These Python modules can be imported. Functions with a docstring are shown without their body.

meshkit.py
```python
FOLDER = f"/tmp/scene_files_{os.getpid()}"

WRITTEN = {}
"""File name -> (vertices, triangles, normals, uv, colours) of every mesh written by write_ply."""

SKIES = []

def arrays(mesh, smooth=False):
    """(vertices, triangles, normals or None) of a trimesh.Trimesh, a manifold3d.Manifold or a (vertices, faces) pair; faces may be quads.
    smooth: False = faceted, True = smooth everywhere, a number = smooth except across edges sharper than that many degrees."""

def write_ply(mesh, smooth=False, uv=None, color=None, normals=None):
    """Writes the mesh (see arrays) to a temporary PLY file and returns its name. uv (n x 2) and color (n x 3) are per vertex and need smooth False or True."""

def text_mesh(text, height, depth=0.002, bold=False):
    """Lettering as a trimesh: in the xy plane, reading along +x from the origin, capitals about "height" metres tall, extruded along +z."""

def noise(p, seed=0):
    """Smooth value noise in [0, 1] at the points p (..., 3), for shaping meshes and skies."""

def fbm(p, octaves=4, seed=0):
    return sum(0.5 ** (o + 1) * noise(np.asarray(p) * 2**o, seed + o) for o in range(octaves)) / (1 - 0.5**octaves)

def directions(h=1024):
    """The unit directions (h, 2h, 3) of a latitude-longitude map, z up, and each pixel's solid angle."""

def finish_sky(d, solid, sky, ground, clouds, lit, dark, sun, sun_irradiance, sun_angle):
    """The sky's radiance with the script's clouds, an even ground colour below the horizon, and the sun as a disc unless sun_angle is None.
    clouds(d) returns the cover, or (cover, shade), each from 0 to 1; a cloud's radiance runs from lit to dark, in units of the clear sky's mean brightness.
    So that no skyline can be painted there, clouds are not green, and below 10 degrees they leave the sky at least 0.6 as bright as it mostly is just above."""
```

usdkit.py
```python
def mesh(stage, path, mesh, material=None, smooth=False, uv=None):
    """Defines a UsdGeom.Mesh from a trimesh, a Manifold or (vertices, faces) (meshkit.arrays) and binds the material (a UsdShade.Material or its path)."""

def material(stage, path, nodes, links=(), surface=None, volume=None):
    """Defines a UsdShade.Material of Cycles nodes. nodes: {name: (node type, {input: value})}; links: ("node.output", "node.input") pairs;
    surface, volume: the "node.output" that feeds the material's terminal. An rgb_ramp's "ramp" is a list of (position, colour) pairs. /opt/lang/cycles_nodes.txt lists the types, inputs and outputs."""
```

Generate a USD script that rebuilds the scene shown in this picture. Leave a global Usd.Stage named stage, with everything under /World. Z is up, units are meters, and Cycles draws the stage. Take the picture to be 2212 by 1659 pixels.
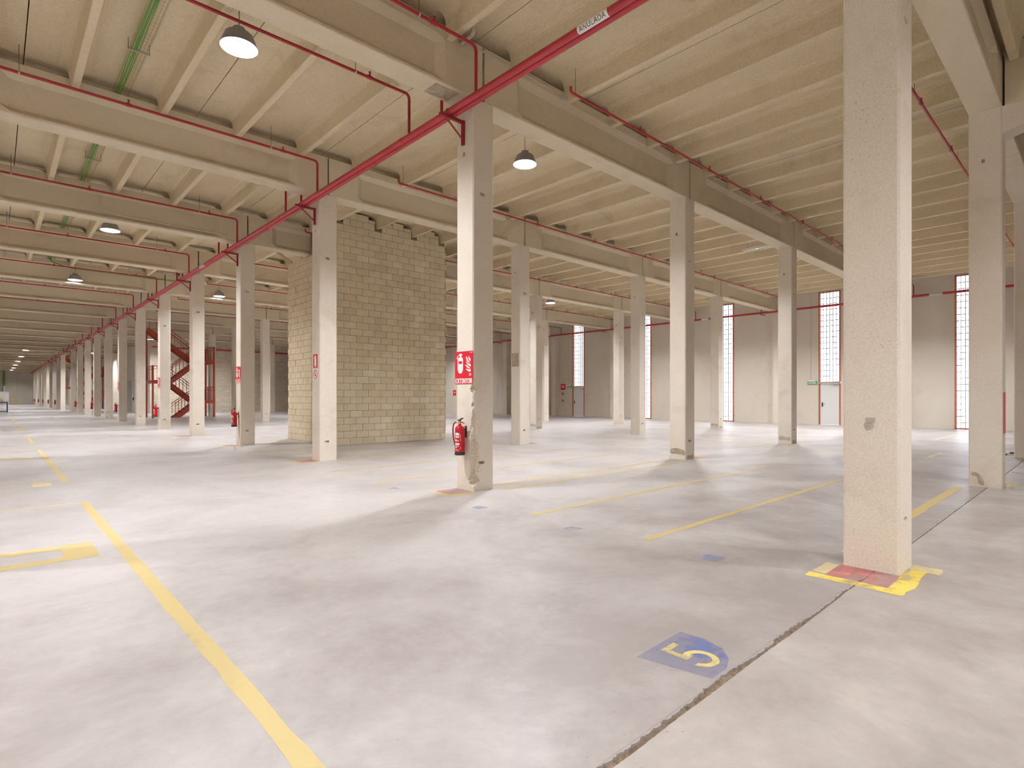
import math
import numpy as np
import trimesh
import manifold3d as m3
import usdkit
import meshkit
from shapely.geometry import Polygon, box as sbox, Point
from shapely.ops import unary_union
from pxr import Usd, UsdGeom, UsdLux, UsdShade, Gf, Sdf

stage = Usd.Stage.CreateInMemory()
UsdGeom.SetStageUpAxis(stage, UsdGeom.Tokens.z)
UsdGeom.SetStageMetersPerUnit(stage, 1.0)
UsdGeom.Xform.Define(stage, "/World")
UsdGeom.Scope.Define(stage, "/World/Looks")

# ------------------------------------------------------------------ camera, sky, exposure
# X runs along the beams (towards the window wall), Y along the column rows (towards the far end wall)
TH, FPX, EYE = 0.7496, 1203.877, 1.45
EXPOSURE = 0.15
LAMP_STRENGTH = 1500.0
SKY = 1.05
sn, cs = math.sin(TH), math.cos(TH)
cam = UsdGeom.Camera.Define(stage, "/World/camera")
cam.AddTransformOp().Set(Gf.Matrix4d(cs, -sn, 0, 0, 0, 0, 1, 0, -sn, -cs, 0, 0, 0, 0, EYE, 1))
cam.CreateHorizontalApertureAttr(36.0)
cam.CreateVerticalApertureAttr(27.0)
cam.CreateFocalLengthAttr(36.0 * FPX / 2212.0)
cam.CreateVerticalApertureOffsetAttr(36.0 * 27.2 / 2212.0)
cam.CreateClippingRangeAttr(Gf.Vec2f(0.05, 1000.0))
cam.CreateExposureAttr(EXPOSURE)
dome = UsdLux.DomeLight.Define(stage, "/World/sky")
dome.CreateIntensityAttr(SKY)
dome.CreateColorAttr(Gf.Vec3f(0.96, 0.98, 1.0))

# ------------------------------------------------------------------ plan
X0, Y0, DX, DY, W, ZT = 5.571, 1.369, 6.238, 5.4715, 0.413, 6.02
H = W / 2
BEAM_TOP, RIB_BOT, SOFFIT = 6.87, 6.69, 7.05
XW, YEND, XLEFT, YBACK = 31.45, 137.7, -6.9, -7.0
YBLOCK, XSIDE = 55.95, 9.8
NJ = 24
MISSING = {13}
cx = lambda i: X0 + DX * i
cy = lambda j: Y0 + DY * j
rng = np.random.default_rng(7)
WORDS = "first second third fourth fifth sixth seventh eighth ninth tenth eleventh twelfth thirteenth fourteenth fifteenth sixteenth seventeenth eighteenth nineteenth twentieth twenty-first twenty-second twenty-third twenty-fourth twenty-fifth twenty-sixth".split()

# ------------------------------------------------------------------ helpers
_used = {}


def numbered(parent, name):
    k = (parent, name)
    n = _used.get(k, 0)
    _used[k] = n + 1
    return f"{parent}/{name}" + (f"_{n:03d}" if n else "")


def tag(p, label=None, cat=None, group=None, kind=None):
    for k, v in (("label", label), ("category", cat), ("group", group), ("kind", kind)):
        if v:
            p.SetCustomDataByKey(k, v)
    return p


class Thing:
    def __init__(self, name, loc=(0, 0, 0), label=None, cat=None, group=None, kind=None, rotz=0.0):
        self.path = numbered("/World", name)
        self.loc = np.array(loc, float)
        x = UsdGeom.Xform.Define(stage, self.path)
        if np.any(self.loc):
            x.AddTranslateOp().Set(Gf.Vec3d(*map(float, loc)))
        if rotz:
            x.AddRotateZOp().Set(float(rotz))
        self.prim = tag(x.GetPrim(), label, cat, group, kind)
        self.name = name

    def part(self, name, mesh, mat, smooth=False, label=None, kind=None, local=False, under=None):
        """mesh in world coordinates unless local"""
        v, f, n = arrays(mesh, smooth)
        if not local:
            v = v - self.loc
        p = numbered(under or self.path, name)
        put(p, v, f, n, mat)
        tag(stage.GetPrimAtPath(p), label, None, None, kind)
        return p

    def copy(self, loc, label, group=None, rotz=0.0):
        p = numbered("/World", self.name)
        x = UsdGeom.Xform.Define(stage, p)
        x.GetPrim().GetReferences().AddInternalReference(self.path)
        x.ClearXformOpOrder()
        x.AddTranslateOp().Set(Gf.Vec3d(*map(float, loc)))
        if rotz:
            x.AddRotateZOp().Set(float(rotz))
        x.GetPrim().SetInstanceable(True)
        tag(x.GetPrim(), label, None, group)
        return x.GetPrim()


def arrays(mesh, smooth):
    return meshkit.arrays(mesh, smooth)


def put(path, v, f, n, mat):
    from pxr import Vt
    m = UsdGeom.Mesh.Define(stage, path)
    m.CreatePointsAttr(Vt.Vec3fArray.FromNumpy(np.ascontiguousarray(v, np.float32)))
    m.CreateFaceVertexCountsAttr(Vt.IntArray.FromNumpy(np.full(len(f), 3, np.int32)))
    m.CreateFaceVertexIndicesAttr(Vt.IntArray.FromNumpy(np.ascontiguousarray(f, np.int32).ravel()))
    m.CreateSubdivisionSchemeAttr("none")
    if n is not None:
        m.CreateNormalsAttr(Vt.Vec3fArray.FromNumpy(np.ascontiguousarray(n, np.float32)))
        m.SetNormalsInterpolation("vertex")
    UsdShade.MaterialBindingAPI.Apply(m.GetPrim()).Bind(MAT[mat])
    return m


def single(name, mesh, mat, label=None, cat=None, group=None, kind=None, smooth=False):
    v, f, n = arrays(mesh, smooth)
    p = numbered("/World", name)
    put(p, v, f, n, mat)
    tag(stage.GetPrimAtPath(p), label, cat, group, kind)
    return p


def bx(x0, x1, y0, y1, z0, z1):
    x0, x1 = sorted((x0, x1)); y0, y1 = sorted((y0, y1)); z0, z1 = sorted((z0, z1))
    m = trimesh.creation.box([x1 - x0, y1 - y0, z1 - z0])
    m.apply_translation([(x0 + x1) / 2, (y0 + y1) / 2, (z0 + z1) / 2])
    return m


def cat(*ms):
    out = []
    for m in ms:
        out += list(m) if isinstance(m, (list, tuple)) else [m]
    return trimesh.util.concatenate(out)


def tube(pts, r, sides=10, caps=True):
    p = np.array(pts, float)
    t = np.gradient(p, axis=0)
    t /= np.linalg.norm(t, axis=1, keepdims=True) + 1e-12
    # parallel transport frame
    a0 = np.array([0, 0, 1.0]) if abs(t[0][2]) < 0.9 else np.array([1.0, 0, 0])
    a = np.cross(t[0], a0); a /= np.linalg.norm(a)
    A = [a]
    for k in range(1, len(p)):
        a = A[-1] - t[k] * np.dot(A[-1], t[k])
        A.append(a / (np.linalg.norm(a) + 1e-12))
    A = np.array(A); B = np.cross(t, A)
    r = np.broadcast_to(r, (len(p),))
    ang = np.arange(sides) * 2 * np.pi / sides
    v = (p[:, None] + r[:, None, None] * (np.cos(ang)[None, :, None] * A[:, None] + np.sin(ang)[None, :, None] * B[:, None])).reshape(-1, 3)
    f = []
    for i in range(len(p) - 1):
        for j in range(sides):
            q = [i * sides + j, i * sides + (j + 1) % sides, (i + 1) * sides + (j + 1) % sides, (i + 1) * sides + j]
            f += [[q[0], q[1], q[2]], [q[0], q[2], q[3]]]
    if caps:
        v = np.vstack([v, p[0], p[-1]])
        n0, n1 = len(v) - 2, len(v) - 1
        o = (len(p) - 1) * sides
        for j in range(sides):
            f += [[n0, (j + 1) % sides, j], [n1, o + j, o + (j + 1) % sides]]
    return trimesh.Trimesh(v, np.array(f), process=False)


def bend(pts, r, n=5):
    """rounds the corners of a polyline"""
    p = [np.array(q, float) for q in pts]
    out = [p[0]]
    for k in range(1, len(p) - 1):
        a, b, c = p[k - 1], p[k], p[k + 1]
        u, w = (a - b) / np.linalg.norm(a - b), (c - b) / np.linalg.norm(c - b)
        rr = min(r, 0.45 * np.linalg.norm(a - b), 0.45 * np.linalg.norm(c - b))
        s, e = b + u * rr, b + w * rr
        for t in np.linspace(0, 1, n):
            out.append((1 - t) ** 2 * s + 2 * t * (1 - t) * b + t * t * e)
    out.append(p[-1])
    return out


def lathe(profile, n=32):
    """profile [(r, z)...] round the z axis"""
    return trimesh.creation.revolve(np.array(profile, float), sections=n)


def extrude(poly, h):
    polys = getattr(poly, "geoms", [poly])
    return trimesh.util.concatenate([trimesh.creation.extrude_polygon(g, h, engine="earcut") for g in polys if g.area > 1e-9])


def xf(m, rows, t=(0, 0, 0)):
    """rows: images of x, y, z axes"""
    M = np.eye(4); M[:3, 0], M[:3, 1], M[:3, 2], M[:3, 3] = rows[0], rows[1], rows[2], t
    m = m.copy(); m.apply_transform(M)
    return m


FACE_MX = ((0, -1, 0), (0, 0, 1), (-1, 0, 0))   # drawing that reads on a face looking to -X
FACE_MY = ((1, 0, 0), (0, 0, 1), (0, -1, 0))    # ... on a face looking to -Y
UPZ = ((1, 0, 0), (0, 1, 0), (0, 0, 1))


def chaikin(p, n=2):
    p = np.array(p, float)
    for _ in range(n):
        q = np.roll(p, -1, 0)
        p = np.stack([0.75 * p + 0.25 * q, 0.25 * p + 0.75 * q], 1).reshape(-1, 2)
    return p


def text(s, height, depth=0.001, bold=False, width=None):
    m = meshkit.text_mesh(s, height, depth, bold)
    b = m.bounds
    m.apply_translation([-(b[0][0] + b[1][0]) / 2, -(b[0][1] + b[1][1]) / 2, 0])
    if width:
        m.apply_scale([width / (b[1][0] - b[0][0]), 1, 1])
    return m


def heavy(m, d):
    """thicker strokes: the lettering laid over itself, a little apart"""
    out = []
    for dx in (-d, 0, d):
        c = m.copy(); c.apply_translation([dx, 0, 0.00003 * (dx / d)]); out.append(c)
    return cat(out)


def to_tm(man):
    m = man.to_mesh()
    return trimesh.Trimesh(np.array(m.vert_properties[:, :3]), np.array(m.tri_verts), process=False)


def to_man(tm):
    return m3.Manifold(m3.Mesh(np.asarray(tm.vertices, np.float32), np.asarray(tm.faces, np.uint32)))


# ------------------------------------------------------------------ materials
MAT = {}
_P = {"g": ("geometry", {})}


def add(name, nodes, links, surface="p.BSDF"):
    MAT[name] = usdkit.material(stage, f"/World/Looks/{name}", nodes, links, surface=surface)


def plain(name, color, rough=0.5, metallic=0.0, spec=0.5, vary=0.0):
    if vary:
        c0 = [x * (1 - vary) for x in color]; c1 = [min(1, x * (1 + vary)) for x in color]
        add(name, {**_P, "n": ("noise_texture", {"scale": 3.0, "detail": 4.0}), "r": ("rgb_ramp", {"ramp": [(0.3, c0), (0.7, c1)]}),
                   "p": ("principled_bsdf", {"roughness": rough, "metallic": metallic, "specular_ior_level": spec})},
            [("g.position", "n.vector"), ("n.fac", "r.fac"), ("r.color", "p.base_color")])
    else:
        add(name, {"p": ("principled_bsdf", {"base_color": color, "roughness": rough, "metallic": metallic, "specular_ior_level": spec})}, [])


def concrete(name, lo, hi, blotch=0.5, pits=0.0, pit_scale=22.0, rough=0.8, grain=60.0, bump=0.25, stain=None, stretch=(1, 1, 1), pit_col=(0.16, 0.12, 0.08)):
    nodes = {**_P,
             "mp": ("mapping", {"scale": stretch}),
             "n1": ("noise_texture", {"scale": blotch, "detail": 5.0, "roughness": 0.6}),
             "r1": ("rgb_ramp", {"ramp": [(0.32, lo), (0.68, hi)]}),
             "n2": ("noise_texture", {"scale": grain, "detail": 3.0, "roughness": 0.7}),
             "r2": ("rgb_ramp", {"ramp": [(0.25, (0.86, 0.855, 0.84)), (0.7, (1.06, 1.06, 1.06))]}),
             "mx": ("mix_color", {"blend_type": "multiply", "fac": 1.0}),
             "p": ("principled_bsdf", {"roughness": rough, "specular_ior_level": 0.3}),
             "b": ("bump", {"strength": bump, "distance": 0.004})}
    links = [("g.position", "mp.vector"), ("mp.vector", "n1.vector"), ("g.position", "n2.vector"), ("n1.fac", "r1.fac"), ("n2.fac", "r2.fac"),
             ("r1.color", "mx.a"), ("r2.color", "mx.b"), ("n2.fac", "b.height"), ("b.normal", "p.normal")]
    out = "mx.result"
    if pits:
        nodes.update({"mv": ("mapping", {"scale": (1.0, 1.0, 1.7)}),
                      "v": ("voronoi_texture", {"scale": pit_scale, "randomness": 1.0}),
                      "nm": ("noise_texture", {"scale": 1.7, "detail": 2.0}),
                      "th": ("map_range", {"from_min": 0.35, "from_max": 0.75, "to_min": 0.02, "to_max": 0.02 + 0.26 * pits, "clamp": True}),
                      "lt": ("math", {"math_type": "less_than"}),
                      "sc": ("math", {"math_type": "multiply", "value2": 0.55}),
                      "mxp": ("mix_color", {"b": pit_col})})
        links += [("g.position", "mv.vector"), ("mv.vector", "v.vector"), ("g.position", "nm.vector"), ("nm.fac", "th.value"), ("v.distance", "lt.value1"), ("th.result", "lt.value2"),
                  ("lt.value", "sc.value1"), ("sc.value", "mxp.fac"), (out, "mxp.a")]
        out = "mxp.result"
    if stain:
        nodes.update({"n3": ("noise_texture", {"scale": 1.1, "detail": 6.0, "roughness": 0.65, "distortion": 0.4}),
                      "r3": ("rgb_ramp", {"ramp": [(0.56, (0, 0, 0)), (0.8, (0.6, 0.6, 0.6))]}),
                      "mxs": ("mix_color", {"b": stain})})
        links += [("g.position", "n3.vector"), ("n3.fac", "r3.fac"), ("r3.color", "mxs.fac"), (out, "mxs.a")]
        out = "mxs.result"
    links.append((out, "p.base_color"))
    add(name, nodes, links)


concrete("column_concrete", (0.71, 0.635, 0.53), (0.79, 0.73, 0.64), pits=0.6, pit_scale=21.0, stain=(0.52, 0.44, 0.33))
concrete("beam_concrete", (0.63, 0.535, 0.395), (0.73, 0.64, 0.50), pits=0.4, stain=(0.44, 0.35, 0.22), stretch=(0.4, 1, 1))
concrete("slab_concrete", (0.64, 0.535, 0.36), (0.74, 0.63, 0.445), blotch=0.6, stain=(0.44, 0.34, 0.2), stretch=(1, 0.35, 1), grain=30)
concrete("wall_concrete", (0.65, 0.585, 0.485), (0.73, 0.67, 0.58), blotch=0.35, pits=0.2, stain=(0.55, 0.46, 0.34), stretch=(1, 1, 0.4))
concrete("mortar", (0.22, 0.17, 0.095), (0.31, 0.24, 0.145), grain=90)
concrete("mortar_patch", (0.45, 0.40, 0.31), (0.57, 0.51, 0.42), blotch=6, grain=120, bump=0.6)
concrete("dark_stain", (0.33, 0.27, 0.18), (0.52, 0.45, 0.34), blotch=9, grain=120, bump=0.5)
concrete("broken_concrete", (0.55, 0.475, 0.36), (0.80, 0.73, 0.62), blotch=45, grain=120, bump=1.0, pits=0.6, pit_scale=70)
for k, (lo, hi) in enumerate([((0.65, 0.55, 0.385), (0.75, 0.645, 0.47)), ((0.61, 0.51, 0.35), (0.70, 0.595, 0.425)), ((0.68, 0.58, 0.42), (0.76, 0.66, 0.495)), ((0.68, 0.585, 0.43), (0.79, 0.70, 0.55))]):
    concrete(f"block_{k}", lo, hi, blotch=2.2, grain=70, bump=0.5)
concrete("joint_dirt", (0.16, 0.11, 0.07), (0.34, 0.26, 0.18), blotch=25, grain=150, bump=1.0)


def floor_material(name, tint, dirt_dimming):
    lo, mid, hi = (tuple(a * b for a, b in zip(c, tint)) for c in ((0.385, 0.358, 0.343), (0.465, 0.438, 0.424), (0.525, 0.50, 0.485)))
    N = {**_P,
         "mp": ("mapping", {"scale": (1, 1, 1)}),
         "n1": ("noise_texture", {"scale": 0.45, "detail": 6.0, "roughness": 0.62, "distortion": 0.5}),
         "r1": ("rgb_ramp", {"ramp": [(0.3, lo), (0.5, mid), (0.7, hi)]}),
         "n2": ("noise_texture", {"scale": 9.0, "detail": 8.0, "roughness": 0.7}),
         "r2": ("rgb_ramp", {"ramp": [(0.25, (0.9, 0.89, 0.87)), (0.72, (1.04, 1.04, 1.04))]}),
         "mx": ("mix_color", {"blend_type": "multiply", "fac": 1.0}),
         "v": ("voronoi_texture", {"scale": 16.0}),
         "nm": ("noise_texture", {"scale": 1.1, "detail": 2.0}),
         "th": ("map_range", {"from_min": 0.5, "from_max": 0.8, "to_min": 0.0, "to_max": 0.2, "clamp": True}),
         "lt": ("math", {"math_type": "less_than"}),
         "sc": ("math", {"math_type": "multiply", "value2": 0.5}),
         "mxp": ("mix_color", {"b": (0.22, 0.15, 0.10)}),
         "rr": ("rgb_ramp", {"ramp": [(0.35, (0.5, 0.5, 0.5)), (0.7, (0.3, 0.3, 0.3))]}),
         "xyz": ("separate_xyz", {}),
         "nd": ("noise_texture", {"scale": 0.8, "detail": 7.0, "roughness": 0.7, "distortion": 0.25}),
         "yd": ("map_range", {"from_min": 6.5, "from_max": 1.0, "to_min": -0.16, "to_max": dirt_dimming, "clamp": True}),  # mottled soiling plus painted dimming of the floor towards the camera
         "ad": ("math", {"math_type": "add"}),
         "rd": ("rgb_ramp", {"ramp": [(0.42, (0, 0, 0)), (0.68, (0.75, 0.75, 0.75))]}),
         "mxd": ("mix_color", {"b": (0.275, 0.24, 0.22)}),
         "p": ("principled_bsdf", {"specular_ior_level": 0.45}),
         "b": ("bump", {"strength": 0.12, "distance": 0.003})}
    L = [("g.position", "n1.vector"), ("g.position", "n2.vector"), ("g.position", "v.vector"), ("g.position", "nm.vector"), ("g.position", "xyz.vector"),
         ("n1.fac", "r1.fac"), ("n2.fac", "r2.fac"), ("r1.color", "mx.a"), ("r2.color", "mx.b"), ("nm.fac", "th.value"),
         ("v.distance", "lt.value1"), ("th.result", "lt.value2"), ("lt.value", "sc.value1"), ("sc.value", "mxp.fac"), ("mx.result", "mxp.a"),
         ("n1.fac", "rr.fac"), ("rr.color", "p.roughness"), ("n2.fac", "b.height"), ("b.normal", "p.normal")]
    # saw cuts along the column lines
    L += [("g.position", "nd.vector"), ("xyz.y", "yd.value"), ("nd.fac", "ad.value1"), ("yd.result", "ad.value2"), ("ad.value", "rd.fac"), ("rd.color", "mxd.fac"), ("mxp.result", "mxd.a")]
    out = "mxd.result"
    for ax, o, d in (("x", X0, DX), ("y", Y0, DY)):
        N.update({f"cut_s{ax}": ("math", {"math_type": "subtract", "value2": o - d / 2 - 50 * d}), f"cut_m{ax}": ("math", {"math_type": "modulo", "value2": d}),
                  f"cut_c{ax}": ("math", {"math_type": "subtract", "value2": d / 2}), f"cut_a{ax}": ("math", {"math_type": "absolute"}),
                  f"cut_l{ax}": ("math", {"math_type": "less_than", "value2": 0.004}), f"cut_k{ax}": ("math", {"math_type": "multiply", "value2": 0.45}),
                  f"cut_z{ax}": ("mix_color", {"b": (0.25, 0.2, 0.16)})})
        L += [(f"xyz.{ax}", f"cut_s{ax}.value1"), (f"cut_s{ax}.value", f"cut_m{ax}.value1"), (f"cut_m{ax}.value", f"cut_c{ax}.value1"), (f"cut_c{ax}.value", f"cut_a{ax}.value1"),
              (f"cut_a{ax}.value", f"cut_l{ax}.value1"), (f"cut_l{ax}.value", f"cut_k{ax}.value1"), (f"cut_k{ax}.value", f"cut_z{ax}.fac"), (out, f"cut_z{ax}.a")]
        out = f"cut_z{ax}.result"
    L.append((out, "p.base_color"))
    add(name, N, L)


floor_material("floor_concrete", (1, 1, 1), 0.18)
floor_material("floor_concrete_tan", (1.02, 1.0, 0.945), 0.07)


def paint(name, color, wear, scale=14.0, fade=0.0):
    """worn floor paint: where it has rubbed off the concrete shows"""
    add(name, {**_P, "mp": ("mapping", {"scale": (1, 1, 1)}), "n": ("noise_texture", {"scale": scale, "detail": 7.0, "roughness": 0.72}),
               "n2": ("noise_texture", {"scale": 2.0, "detail": 3.0}),
               "ad": ("math", {"math_type": "add"}),
               "r": ("rgb_ramp", {"ramp": [(max(0.0, wear / 2 - 0.06), (fade, fade, fade)), (wear / 2 + 0.06, (1 - fade * 0.5,) * 3)]}),
               "hf": ("math", {"math_type": "multiply", "value2": 0.5}),
               "p": ("principled_bsdf", {"base_color": color, "roughness": 0.5}), "t": ("transparent_bsdf", {}), "m": ("mix_closure", {})},
        [("g.position", "n.vector"), ("g.position", "n2.vector"), ("n.fac", "ad.value1"), ("n2.fac", "ad.value2"), ("ad.value", "hf.value1"), ("hf.value", "r.fac"), ("r.color", "m.fac"),
         ("t.BSDF", "m.closure1"), ("p.BSDF", "m.closure2")], surface="m.closure")


paint("yellow_paint", (0.66, 0.52, 0.215), 0.76, fade=0.4)
paint("yellow_paint_pale", (0.70, 0.59, 0.33), 0.88, fade=0.25)
paint("yellow_paint_bright", (0.82, 0.63, 0.12), 0.82, fade=0.1)
paint("red_paint", (0.58, 0.20, 0.18), 0.98, scale=9, fade=0.25)
paint("blue_paint", (0.16, 0.20, 0.43), 1.04, scale=11, fade=0.25)
paint("blue_paint_faint", (0.27, 0.31, 0.48), 1.06, scale=14, fade=0.05)
paint("number_paint", (0.74, 0.62, 0.24), 0.86, scale=24, fade=0.3)

plain("pipe_red", (0.40, 0.022, 0.032), 0.38, vary=0.12)
plain("pipe_red_main", (0.47, 0.035, 0.05), 0.4, vary=0.12)
plain("bracket_red", (0.30, 0.022, 0.028), 0.45)
plain("sign_red", (0.70, 0.012, 0.035), 0.4)
plain("sign_white", (0.80, 0.78, 0.74), 0.45)
plain("sign_green", (0.05, 0.45, 0.16), 0.45)
plain("extinguisher_red", (0.52, 0.008, 0.02), 0.22)
plain("black_plastic", (0.03, 0.028, 0.027), 0.5)
plain("dark_rubber", (0.07, 0.045, 0.04), 0.6)
plain("hose_red", (0.22, 0.02, 0.02), 0.45)
plain("brass", (0.65, 0.42, 0.16), 0.35, metallic=0.9)
plain("green_tag", (0.02, 0.32, 0.15), 0.5)
plain("galvanised", (0.52, 0.48, 0.42), 0.45, metallic=0.6)
plain("rod_steel", (0.20, 0.17, 0.13), 0.5, metallic=0.4)
plain("pvc_grey", (0.58, 0.52, 0.43), 0.5)
plain("cable_green", (0.11, 0.36, 0.06), 0.55)
plain("basket_wire", (0.42, 0.33, 0.16), 0.45, metallic=0.5)
plain("stair_red", (0.48, 0.085, 0.055), 0.5)
plain("frame_red", (0.50, 0.13, 0.075), 0.5)
plain("window_bar", (0.42, 0.42, 0.48), 0.5)
plain("door_white", (0.75, 0.75, 0.73), 0.45)
plain("lintel_grey", (0.42, 0.37, 0.30), 0.7)
plain("reflector_white", (0.7, 0.7, 0.7), 0.4)
plain("lamp_housing", (0.32, 0.32, 0.33), 0.4, metallic=0.4)
plain("cabinet_white", (0.78, 0.77, 0.74), 0.5)
plain("rail_yellow", (0.80, 0.48, 0.05), 0.45)
plain("table_blue", (0.09, 0.13, 0.26), 0.45)
plain("ink_black", (0.045, 0.035, 0.02), 0.6)
plain("timber", (0.62, 0.45, 0.26), 0.7)
plain("hole_dark", (0.05, 0.035, 0.02), 0.9)
plain("drain_stain", (0.30, 0.23, 0.11), 0.8)
plain("panel_pink", (0.62, 0.16, 0.16), 0.6)
plain("door_grey", (0.36, 0.35, 0.35), 0.5)
add("lamp_glow", {"e": ("emission", {"color": (0.985, 0.985, 1.03), "strength": LAMP_STRENGTH})}, [], surface="e.emission")
add("led_green", {"e": ("emission", {"color": (0.2, 1.0, 0.5), "strength": 3.0})}, [], surface="e.emission")
add("window_pane", {"f": ("fresnel", {"IOR": 1.45}), "t": ("transparent_bsdf", {"color": (0.93, 0.94, 0.97)}), "gl": ("glossy_bsdf", {"color": (0.9, 0.9, 0.9), "roughness": 0.1}), "m": ("mix_closure", {})},
    [("f.fac", "m.fac"), ("t.BSDF", "m.closure1"), ("gl.BSDF", "m.closure2")], surface="m.closure")


def far_block():
    N = {**_P, "xyz": ("separate_xyz", {}), "cb": ("combine_xyz", {}),
         "br": ("brick_texture", {"scale": 1.0, "brick_width": 0.413, "row_height": 0.206, "mortar_size": 0.008, "color1": (0.60, 0.52, 0.41), "color2": (0.70, 0.63, 0.52), "mortar": (0.42, 0.34, 0.24)}),
         "n": ("noise_texture", {"scale": 0.5, "detail": 4.0}), "r": ("rgb_ramp", {"ramp": [(0.3, (0.9, 0.9, 0.88)), (0.7, (1.05, 1.05, 1.05))]}),
         "mx": ("mix_color", {"blend_type": "multiply", "fac": 1.0}), "p": ("principled_bsdf", {"roughness": 0.85, "specular_ior_level": 0.3})}
    add("far_block", N, [("g.position", "xyz.vector"), ("xyz.x", "cb.x"), ("xyz.z", "cb.y"), ("cb.vector", "br.vector"), ("g.position", "n.vector"), ("n.fac", "r.fac"),
                         ("br.color", "mx.a"), ("r.color", "mx.b"), ("mx.result", "p.base_color")])


far_block()

# ------------------------------------------------------------------ floor
floor = Thing("floor", kind="structure")
joint_x = np.concatenate([np.arange(XLEFT, 0.6, 0.25), np.arange(0.6, 6.2, 0.012), np.arange(6.2, 13.0, 0.05), np.arange(13.0, XW + 0.3, 0.4), [XW + 0.3]])
wob = (meshkit.fbm(np.stack([joint_x * 1.3, joint_x * 0, joint_x * 0], -1), 3, 3) - 0.5) * 0.03
mask = np.where(joint_x < X0, 1.0, 0.35)
wide = np.where(joint_x < X0, 0.006 + 0.034 * np.clip(meshkit.noise(np.stack([joint_x * 2.2, joint_x * 0, joint_x * 0], -1), 11) - 0.12, 0, 1), 0.004)
jag = (meshkit.fbm(np.stack([joint_x * 45, joint_x * 0, joint_x * 0], -1), 3, 5) - 0.5) * 0.03
up = Y0 - 0.030 + 0.5 * wob * mask + wide + np.clip(jag, -0.004, 1) * mask
dn = Y0 - 0.036 + 0.5 * wob * mask - wide * 0.25 + jag * 0.12 * mask
north = Polygon([(XLEFT - 0.3, YEND + 0.3)] + list(zip(joint_x, up)) + [(XW + 0.3, YEND + 0.3)])
south = Polygon([(XLEFT, YBACK - 0.3)] + list(zip(joint_x, dn)) + [(XW + 0.3, YBACK - 0.3)])
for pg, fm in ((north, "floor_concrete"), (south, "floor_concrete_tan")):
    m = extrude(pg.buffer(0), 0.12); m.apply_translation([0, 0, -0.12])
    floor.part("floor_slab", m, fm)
gv, gf = [], []
for k, x in enumerate(joint_x):
    for t in (0, 0.5, 1):
        y = dn[k] - 0.01 + (up[k] - dn[k] + 0.02) * t
        gv.append((x, y, -0.016 + 0.01 * rng.random() - (0.008 if t == 0.5 else 0)))
for k in range(len(joint_x) - 1):
    for t in (0, 1):
        a = k * 3 + t
        gf += [[a, a + 3, a + 4], [a, a + 4, a + 1]]
floor.part("joint_filler", trimesh.Trimesh(gv, gf, process=False), "joint_dirt", label="crumbled brown filler of the floor's expansion joint")


def film(poly, z):
    """a flat paint film: upward faces only"""
    m = extrude(poly, 0.001)
    m = m.submesh([m.face_normals[:, 2] > 0.5], append=True)
    m.apply_translation([0, 0, z - 0.001])
    return m


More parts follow.
